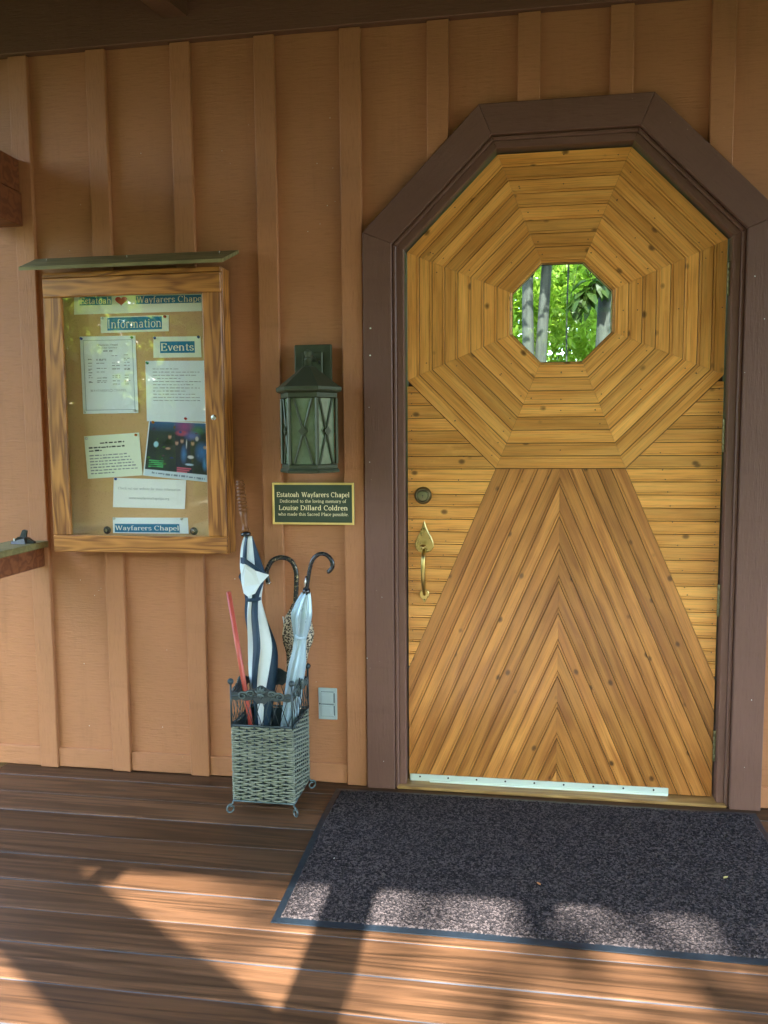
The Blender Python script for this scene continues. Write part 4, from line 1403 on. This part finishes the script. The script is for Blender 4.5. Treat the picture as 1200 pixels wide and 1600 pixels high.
for k in range(8):
    prof += [(.0102, h0), (.0142, h0 + .003), (.0142, h0 + .009), (.0102, h0 + .012)]
    h0 += .0125
prof += [(.0115, h0), (.0125, h0 + .004), (.009, h0 + .010), (0, h0 + .011)]
prof = [(r_ * 1.14, h_) for r_, h_ in prof]
m = MB(); m.lathe(prof, 20, Vector((-.5545, -.150, .930)) + ax * .0165, ax); m.build('handle', 'handlewood', ga, True)

# leopard umbrella
gb = thing('umbrella', (-.402, -.165, .05), 'leopard print umbrella with worn black crook handle, behind the silver one', 'umbrella', 'umbrellas in the stand')
BX = [(.690, -.3865, .010), (.662, -.383, .022), (.627, -.381, .042), (.580, -.376, .047), (.546, -.376, .042), (.511, -.380, .031), (.43, -.388, .026), (.25, -.398, .02), (.06, -.402, .008)]
yb = lambda z_: interp(z_, [.05, .45, .85], [-.165, -.135, -.112])
rings_mesh([(x, yb(z_), z_, r_) for z_, x, r_ in BX], 48, .5, 7, .3, lambda k, t, s_: 0, ['leopard'], 'canopy', gb)
m = MB()
hp = [(-.388, yb(.66), .655), (-.387, -.118, .70), (-.384, -.115, .77), (-.386, -.113, .805), (-.402, -.112, .838), (-.436, -.111, .851), (-.470, -.112, .840), (-.491, -.114, .808), (-.493, -.116, .785), (-.487, -.118, .762)]
m.tube(smoothpath(hp, 7), .0088, 12); m.build('handle', 'wornblack', gb, True)
m = MB(); m.lathe([(0, 0), (.0096, 0), (.0096, .006), (.007, .007), (0, .007)], 14, (-.4865, -.118, .762), (.15, 0, -1)); m.build('handle_cap', 'chrome', gb, True)
m = MB(); m.tube([(-.4275, -.145, .645), (-.4215, -.146, .612)], .002, 6); m.build('rib_tip', 'white_fabric', gb, True)

# silver umbrella
gc = thing('umbrella', (-.415, -.235, .05), 'silver blue umbrella with slim glossy black crook handle', 'umbrella', 'umbrellas in the stand')
CXr = [(.743, -.330, .013), (.712, -.339, .023), (.666, -.348, .033), (.621, -.348, .027), (.585, -.350, .0195), (.542, -.354, .021), (.485, -.363, .027), (.427, -.372, .0255), (.370, -.379, .026), (.277, -.394, .024), (.12, -.410, .015), (.06, -.415, .006)]
yc = lambda z_: interp(z_, [.05, .42, .75, .9], [-.235, -.212, -.19, -.182])
rings_mesh([(x, yc(z_), z_, r_) for z_, x, r_ in CXr], 64, .36, 8, .18, lambda k, t, s_: 0, ['silver_fabric'], 'canopy', gc, .3)
m = MB(); m.lathe([(.0200, -.005), (.0212, -.004), (.0212, .007), (.020, .008)], 22, (-.350, yc(.585), .587), (.18, 0, 1)); m.build('tie_strap', 'silver_fabric', gc, True)
m = MB(); m.lathe([(0, -.012), (.012, -.012), (.0135, -.002), (.0115, .010), (0, .010)], 18, (-.329, yc(.745), .747), (.15, 0, 1)); m.build('collar', 'black', gc, True)
m = MB()
hp = [(-.3275, yc(.755), .755), (-.322, yc(.79), .79), (-.316, yc(.83), .826), (-.304, -.186, .858), (-.282, -.185, .876), (-.256, -.185, .873), (-.238, -.186, .852), (-.237, -.187, .832), (-.247, -.188, .818), (-.254, -.188, .815)]
pp = smoothpath(hp, 7)
m.tube(pp, [interp(i, [0, 20, 45, len(pp) - 1], [.0066, .0072, .0078, .0068]) for i in range(len(pp))], 12); m.build('handle', 'black', gc, True)
m = MB(); m.tube([(-.3335, yc(.76) - .004, .752), (-.329, yc(.8) - .004, .80)], .0028, 6); m.build('shaft', 'chrome', gc, True)

# red rod
m = MB()
m.tube([(-.492, -.236, .052), (-.534, -.255, .40), (-.578, -.276, .752)], [.0085, .0085, .0085], 14)
m.lathe([(.0085, 0), (.0082, .002), (.005, .004), (0, .0045)], 14, (-.578, -.276, .752), (-.125, -.06, 1))
tag(m.build('walking_stick', 'red', None, True), 'slim red painted stick leaning inside the wicker stand', 'stick')

# ================================================================== DOORMAT
mat = thing('doormat', (.47, -.505, 0), 'large brown speckled carpet doormat with blue black rubber edge', 'doormat')
MX0, MX1, MY0, MY1 = -.252, 1.190, -.930, -.092
B = .021
def matpt(x, y):
    """slight wave and skew of the rubber edge"""
    return (x + .004 * math.sin(y * 5), y + .006 * (x - .5) * .2 + .002 * math.sin(x * 6))
m = MB()
ncol = 30
def edge_strip(a, b):
    pass
outer, inner = [], []
for (x0, y0, x1, y1, u0, v0, u1, v1) in ((MX0, MY0, MX1, MY0, MX0 + B, MY0 + B, MX1 - B, MY0 + B), (MX1, MY0, MX1, MY1, MX1 - B, MY0 + B, MX1 - B, MY1 - B),
                                        (MX1, MY1, MX0, MY1, MX1 - B, MY1 - B, MX0 + B, MY1 - B), (MX0, MY1, MX0, MY0, MX0 + B, MY1 - B, MX0 + B, MY0 + B)):
    for k in range(ncol):
        f = k / ncol
        outer.append(matpt(x0 + (x1 - x0) * f, y0 + (y1 - y0) * f))
        inner.append(matpt(u0 + (u1 - u0) * f, v0 + (v1 - v0) * f))
N = len(outer)
vs = [(x, y, .0016) for x, y in outer] + [(x, y, .0042) for x, y in outer] + [(x, y, .0066) for x, y in inner] + [(x, y, .0016) for x, y in inner]
fs = []
for i in range(N):
    j = (i + 1) % N
    fs += [(i, j, N + j, N + i), (N + i, N + j, 2 * N + j, 2 * N + i), (2 * N + i, 2 * N + j, 3 * N + j, 3 * N + i), (3 * N + i, 3 * N + j, j, i)]
m.add(vs, fs)
m.build('rubber_edge', 'rubber', mat)
def pile_mesh():
    nx, ny = 360, 205
    xs = np.linspace(MX0 + B * .8, MX1 - B * .8, nx)
    ys = np.linspace(MY0 + B * .8, MY1 - B * .8, ny)
    X, Y = np.meshgrid(xs, ys)
    rg = np.random.default_rng(3)
    Z = .0095 + rg.uniform(-.0019, .0019, X.shape)
    X2 = X + rg.uniform(-.0012, .0012, X.shape) + .004 * np.sin(Y * 5)
    Y2 = Y + rg.uniform(-.0012, .0012, X.shape) + .0012 * (X - .5) + .002 * np.sin(X * 6)
    edge = np.minimum(np.minimum(X - xs[0], xs[-1] - X), np.minimum(Y - ys[0], ys[-1] - Y))
    Z = np.where(edge < .006, .0045 + edge * .5, Z)
    V = np.stack([X2, Y2, Z], -1).reshape(-1, 3).astype(np.float32)
    idx = np.arange(nx * ny).reshape(ny, nx)
    F = np.stack([idx[:-1, :-1], idx[:-1, 1:], idx[1:, 1:], idx[1:, :-1]], -1).reshape(-1, 4)
    o = V.mean(0)
    me = bpy.data.meshes.new('carpet_pile')
    me.vertices.add(len(V)); me.vertices.foreach_set('co', (V - o).ravel())
    me.loops.add(F.size); me.loops.foreach_set('vertex_index', F.ravel())
    me.polygons.add(len(F)); me.polygons.foreach_set('loop_start', np.arange(0, F.size, 4))
    me.update(calc_edges=True)
    link('carpet_pile', me, mat, Matrix.Translation(o.astype(float)), 'pile')
pile_mesh()

def dead_leaf(x, y, z_, ln, col, rot, label):
    mm = plain_mat('fallen leaf ' + str(round(x, 2)), col, .7)
    pts = [(-.5, 0, 0), (-.2, -.24, .06), (.2, -.2, .05), (.5, 0, .02), (.2, .2, .05), (-.2, .24, .06), (0, 0, .0)]
    c, s_ = math.cos(rot), math.sin(rot)
    vs = [((a * c - b * s_) * ln, (a * s_ + b * c) * ln, h * ln) for a, b, h in pts]
    fs = [(0, 1, 6), (1, 2, 6), (2, 3, 6), (3, 4, 6), (4, 5, 6), (5, 0, 6)]
    tag(link('fallen_leaf', mk('fallen_leaf', vs, fs), None, Matrix.Translation((x, y, z_)), mm), label, 'leaf')
dead_leaf(.985, -.545, .0125, .020, (.50, .46, .16), .7, 'tiny pale yellow leaf lying on the doormat')
dead_leaf(.455, -.655, .0125, .018, (.42, .18, .06), 2.2, 'tiny orange brown leaf lying on the doormat')
dead_leaf(-.15, -.60, .0125, .007, (.6, .62, .55), 1.2, 'tiny white scrap near the left edge of the doormat')
dead_leaf(-1.02, -.215, .0012, .022, (.05, .035, .02), .3, 'dark dry leaf bit on the floorboards below the notice case')

# ================================================================== RAILING and the thing on it
rl = thing('porch_railing', (-1.44, -1.2, 0), 'brown wooden porch railing cap meeting the chapel wall', 'railing')
box('cap_rail', (-1.515, -3.42, .868), (-1.368, -.0515, .892), 'redwood', rl, .003, Matrix.Identity(4))
bpy.data.objects['cap_rail'].data.materials[0] = MT['capwood']
box('apron_board', (-1.425, -3.42, .793), (-1.387, -.0515, .8677), 'redwood', rl, .003)
for y in (-1.75, -3.36):
    vbox('rail_post', (-1.505, y - .04, -.001), (-1.4255, y + .04, .8677), 'redwood', rl, .004)
wd = thing('black_clip', (-1.415, -.13, .8925), 'small black plastic clip with raised fin on the railing cap', 'clip')
m = MB()
m.add([(-1.452, -.165, .8928), (-1.392, -.165, .8928), (-1.392, -.115, .8928), (-1.452, -.115, .8928),
       (-1.450, -.160, .902), (-1.425, -.160, .918), (-1.402, -.158, .912), (-1.395, -.158, .900), (-1.450, -.120, .902), (-1.425, -.120, .918), (-1.402, -.122, .912), (-1.395, -.122, .900)],
      [(0, 3, 2, 1), (0, 1, 7, 6, 5, 4), (3, 8, 9, 10, 11, 2), (0, 4, 8, 3), (4, 5, 9, 8), (5, 6, 10, 9), (6, 7, 11, 10), (7, 1, 2, 11)])
m.build('clip_body', 'blackplastic', wd)
m = MB()
m.add([(-1.428, -.146, .912), (-1.404, -.146, .908), (-1.398, -.143, .940), (-1.409, -.143, .944), (-1.417, -.143, .941), (-1.428, -.134, .912), (-1.404, -.134, .908), (-1.398, -.137, .940), (-1.409, -.137, .944), (-1.417, -.137, .941)],
      [(0, 1, 2, 3, 4), (9, 8, 7, 6, 5), (0, 5, 6, 1), (1, 6, 7, 2), (2, 7, 8, 3), (3, 8, 9, 4), (4, 9, 5, 0)])
m.build('fin', 'blackplastic', wd)
m = MB()
m.add([(-1.395, -.150, .8928), (-1.372, -.145, .8928), (-1.372, -.130, .8928), (-1.395, -.125, .8928), (-1.396, -.148, .912), (-1.372, -.144, .899), (-1.372, -.131, .899), (-1.396, -.127, .912)],
      [(0, 3, 2, 1), (4, 5, 6, 7), (0, 1, 5, 4), (1, 2, 6, 5), (2, 3, 7, 6), (3, 0, 4, 7)])
m.build('prong', 'blackplastic', wd)
box('glint_stripe', (-1.441, -.1625, .903), (-1.437, -.1605, .913), 'pin_clear', wd, 0)  # pale stripe paints a glint on the black plastic

# ================================================================== TREES
def leaf_mesh(name, C, size, seed, aspect=.55):
    rg = np.random.default_rng(seed)
    n = len(C)
    d = rg.normal(size=(n, 3)); d[:, 2] -= .35
    d /= np.linalg.norm(d, axis=1)[:, None]
    up = rg.normal(size=(n, 3)); up[:, 2] += 1.3
    s_ = np.cross(d, up); s_ /= np.linalg.norm(s_, axis=1)[:, None] + 1e-9
    nn = np.cross(s_, d)
    L_ = (size * rg.uniform(.6, 1.3, n))[:, None]
    a_ = C - d * L_ * .5
    tip = C + d * L_ * .5 - nn * L_ * .08
    l_ = C + s_ * L_ * aspect * .5 + nn * L_ * .10 - d * L_ * .05
    r_ = C - s_ * L_ * aspect * .5 + nn * L_ * .10 - d * L_ * .05
    V = np.stack([a_, l_, tip, r_], 1).reshape(-1, 3).astype(np.float32)
    b = np.arange(n)[:, None] * 4
    F = np.concatenate([b + [0, 1, 2], b + [0, 2, 3]], 1).reshape(-1, 3)
    me = bpy.data.meshes.new(name)
    me.vertices.add(len(V)); me.vertices.foreach_set('co', V.ravel())
    me.loops.add(F.size); me.loops.foreach_set('vertex_index', F.ravel().astype(np.int32))
    me.polygons.add(len(F)); me.polygons.foreach_set('loop_start', np.arange(0, F.size, 3))
    me.update(calc_edges=True)
    return me

def clumps(n, rad, centre, nc, sig, seed):
    rg = np.random.default_rng(seed)
    q = rg.normal(size=(nc, 3)); q /= np.linalg.norm(q, axis=1)[:, None]
    q *= rg.uniform(.35, 1.0, nc)[:, None] ** .6
    cc = q * np.array(rad) + np.array(centre)
    k = rg.integers(0, nc, n)
    off = rg.normal(size=(n, 3)) * sig * np.array([1, 1, .45])
    return cc[k] + off, cc

def tree(label, x, y, base, h, r0, crown_c, crown_r, nleaf, size, mat_leaf, seed, lean=(0, 0), group=None, nc=40, sig=.35, fork=None):
    t = thing('tree', (x, y, base), label, 'tree', group)
    rg = random.Random(seed)
    m = MB()
    pts = [Vector((x + lean[0] * k / 6 + rg.uniform(-.04, .04), y + lean[1] * k / 6 + rg.uniform(-.04, .04), base - .2 + (h + .2) * k / 6)) for k in range(7)]
    m.tube(smoothpath(pts, 3), [r0 * (1.25 if k == 0 else 1) * (1 - .6 * k / 18) for k in range(19)], 14)
    if fork:
        p2 = [Vector((x + fork[0] * f, y + fork[1] * f, base + h * f * .9)) for f in (.0, .3, .6, 1.0)]
        m.tube(smoothpath(p2, 4), [r0 * .95 * (1 - .5 * k / 12) for k in range(13)], 12)
    P, cc = clumps(nleaf, crown_r, crown_c, nc, sig, seed)
    for c in cc[:14]:
        s0 = pts[rg.choice((3, 4, 5))]
        e = Vector(c)
        md = (s0 + e) / 2 + Vector((rg.uniform(-.2, .2), rg.uniform(-.2, .2), .25))
        m.tube(smoothpath([s0, md, e], 4), [r0 * .28 * (1 - .85 * k / 8) for k in range(9)], 6)
    m.build('trunk', 'bark', t, True)
    o = np.array(crown_c)
    link('crown', leaf_mesh('crown', P - o, size, seed), t, Matrix.Translation(crown_c), mat_leaf)
    return t

gz = lambda y: -.45 + (y - 9) * .10
BACK = 'woodland trees seen through the door window'
tree('grey double trunked tree beyond the chapel window', .56, 9.6, gz(9.6), 8.0, .115, (.5, 8.1, 5.5), (2.3, 1.0, .8), 3600, .22, 'leaf', 11, (-.02, .1), BACK, nc=160, fork=(.42, .15))  # crown set forward over the roof, out of view, to shade the trunks
rt = tree('dark trunked tree with broad drooping leaves beyond the chapel window', 1.66, 9.8, gz(9.8), 8.0, .18, (2.4, 8.2, 5.5), (2.0, 1.0, .8), 3200, .22, 'leaf', 12, (.10, .1), BACK, nc=140)  # unseen crown also moved forward to shade trunk and low branch
tree('thin straight sapling beyond the chapel window', 1.20, 10.2, gz(10.2), 7.0, .017, (1.5, 11.4, 7.5), (1.0, 1.0, 1.0), 300, .16, 'leaf', 13, (-.10, 0), BACK, nc=10)
# broad leaves on a low branch of the dark tree
pts = [Vector((1.74, 9.7, 3.52)), Vector((1.60, 9.60, 3.50)), Vector((1.46, 9.5, 3.40)), Vector((1.33, 9.45, 3.28)), Vector((1.20, 9.4, 3.16))]
m = MB(); m.tube(smoothpath(pts, 4), [.018 - .0009 * k for k in range(17)], 7)
m.build('low_branch', 'bark', rt, True)
sp = smoothpath(pts, 8)
rg = random.Random(5)
for k in range(75):
    c = sp[rg.randrange(4, len(sp))] + Vector((rg.uniform(-.10, .10), rg.uniform(-.12, .12), rg.uniform(-.16, .10)))
    vs = [(0, 0, 0), (.06, .055, .01), (.05, .13, -.01), (0, .21, -.035), (-.05, .13, -.01), (-.06, .055, .01), (0, .1, .015)]
    fs = [(0, 1, 6), (1, 2, 6), (2, 3, 6), (3, 4, 6), (4, 5, 6), (5, 0, 6)]
    mw = Matrix.Translation(c) @ Matrix.Rotation(rg.uniform(0, 6.28), 4, 'Z') @ Matrix.Rotation(rg.uniform(-1.3, -.3), 4, 'X') @ Matrix.Scale(rg.uniform(1.0, 1.45), 4)
    link('broad_leaf', mk('broad_leaf', vs, fs), rt, mw, 'leafdark')
for i, (x, y, zc, rr) in enumerate(((-.8, 13.5, 3.6, 1.7), (2.2, 13.0, 4.2, 1.7), (.9, 15.0, 3.4, 1.6), (3.6, 15.5, 4.2, 2.0), (-2.6, 15, 4.4, 2.2), (1.6, 17.5, 5.2, 2.2))):
    tree('leafy bright green understory tree behind the chapel', x, y, gz(y), zc, .05, (x, y, zc), (rr, rr * .9, rr * 1.25), 5200, .17, 'leaf', 30 + i, (0, 0), BACK, nc=120, sig=.28)
P1 = RNG.uniform(0, 1, (26000, 3)) * np.array([26, 6, 11]) + np.array([-10, 20, .6])
tag(link('far_woodland', leaf_mesh('far_woodland', P1 - np.array([3, 23, 5]), .30, 77), None, Matrix.Translation((3, 23, 5)), 'leaf'), 'dense green woodland far behind the chapel', 'woodland', kind='stuff')

FRONT = 'trees standing in front of the porch'
fg = lambda y: -.45 - .02 * (-6 - y)
for i, (x, y, h, r0, cz_, cr, nl, sz) in enumerate(((3.3, -9.6, 5.5, .16, 6.5, (2.6, 1.9, 2.3), 4200, .22), (-6.2, -13, 6, .18, 5.2, (2.6, 2.0, 3.2), 4200, .26), (-3.2, -17, 9, .22, 7.0, (3.2, 2.4, 4.0), 4200, .30),
                                                  (6.5, -13, 7, .2, 6.0, (3.0, 2.4, 3.6), 3200, .28), (-10.5, -9, 7, .2, 5.5, (3.0, 3.0, 3.5), 3200, .28), (1.5, -21, 10, .25, 8.0, (4, 3, 4.5), 3800, .34), (11, -8, 8, .2, 6.0, (3, 3, 3.6), 2600, .28))):
    tree('green broadleaf tree standing in front of the porch', x, y, fg(y), h, r0, (x, y, cz_), cr, nl, sz, 'leaf', 60 + i, (.2, 0), FRONT, nc=60, sig=.4)

P2 = RNG.uniform(0, 1, (60000, 3)) ** np.array([1, 1, 1.25]) * np.array([70, 9, 9.0]) + np.array([-42, -34, -1.0])
tag(link('front_woodland', leaf_mesh('front_woodland', P2 - np.array([-7, -30, 5]), .75, 78), None, Matrix.Translation((-7, -30, 5)), 'leaf'), 'dense green woodland across the clearing in front of the porch', 'woodland', kind='stuff')

# unseen tree added so its open canopy thins the sunlight on the porch
tree('tall thin crowned tree added out of view to thin the porch sunlight', -2.6, -15.5, fg(-15.5), 9.5, .20, (.2, -14.2, 9.9), (4.2, 2.4, 1.6), 220, .30, 'leaf', 91, (1.2, .6), FRONT, nc=500, sig=.45)

# flecks of missing paint on the casing and the boards
_r = random.Random(8)
CHIPS = [(-.118, -.0641, 1.650, .0034, 0), (-.120, -.0641, 1.557, .0028, 0), (1.135, -.0641, 1.78, .002, 0)]
CHIPS += [(_r.choice((-.125, -.08, 1.13, 1.17)) + _r.uniform(-.02, .02), -.0641, _r.uniform(.05, 1.8), _r.uniform(.0008, .0018), 0) for _ in range(9)]
CHIPS += [(_r.choice((-1.22, -.93, -.60, -.30)) + _r.uniform(-.06, .06), -.0301, _r.choice((_r.uniform(.1, .8), _r.uniform(1.95, 2.4))), _r.uniform(.0007, .0016), 0) for _ in range(26)]
m = MB()
for x, y, z_, a_, b_ in CHIPS:
    m.lathe([(0, 0), (a_, 0), (a_ * .7, .0006), (0, .0007)], 7, (x, y, z_), (0, -1, 0))
tag(m.build('paint_chips', 'paper_w', chapel), kind='stuff')
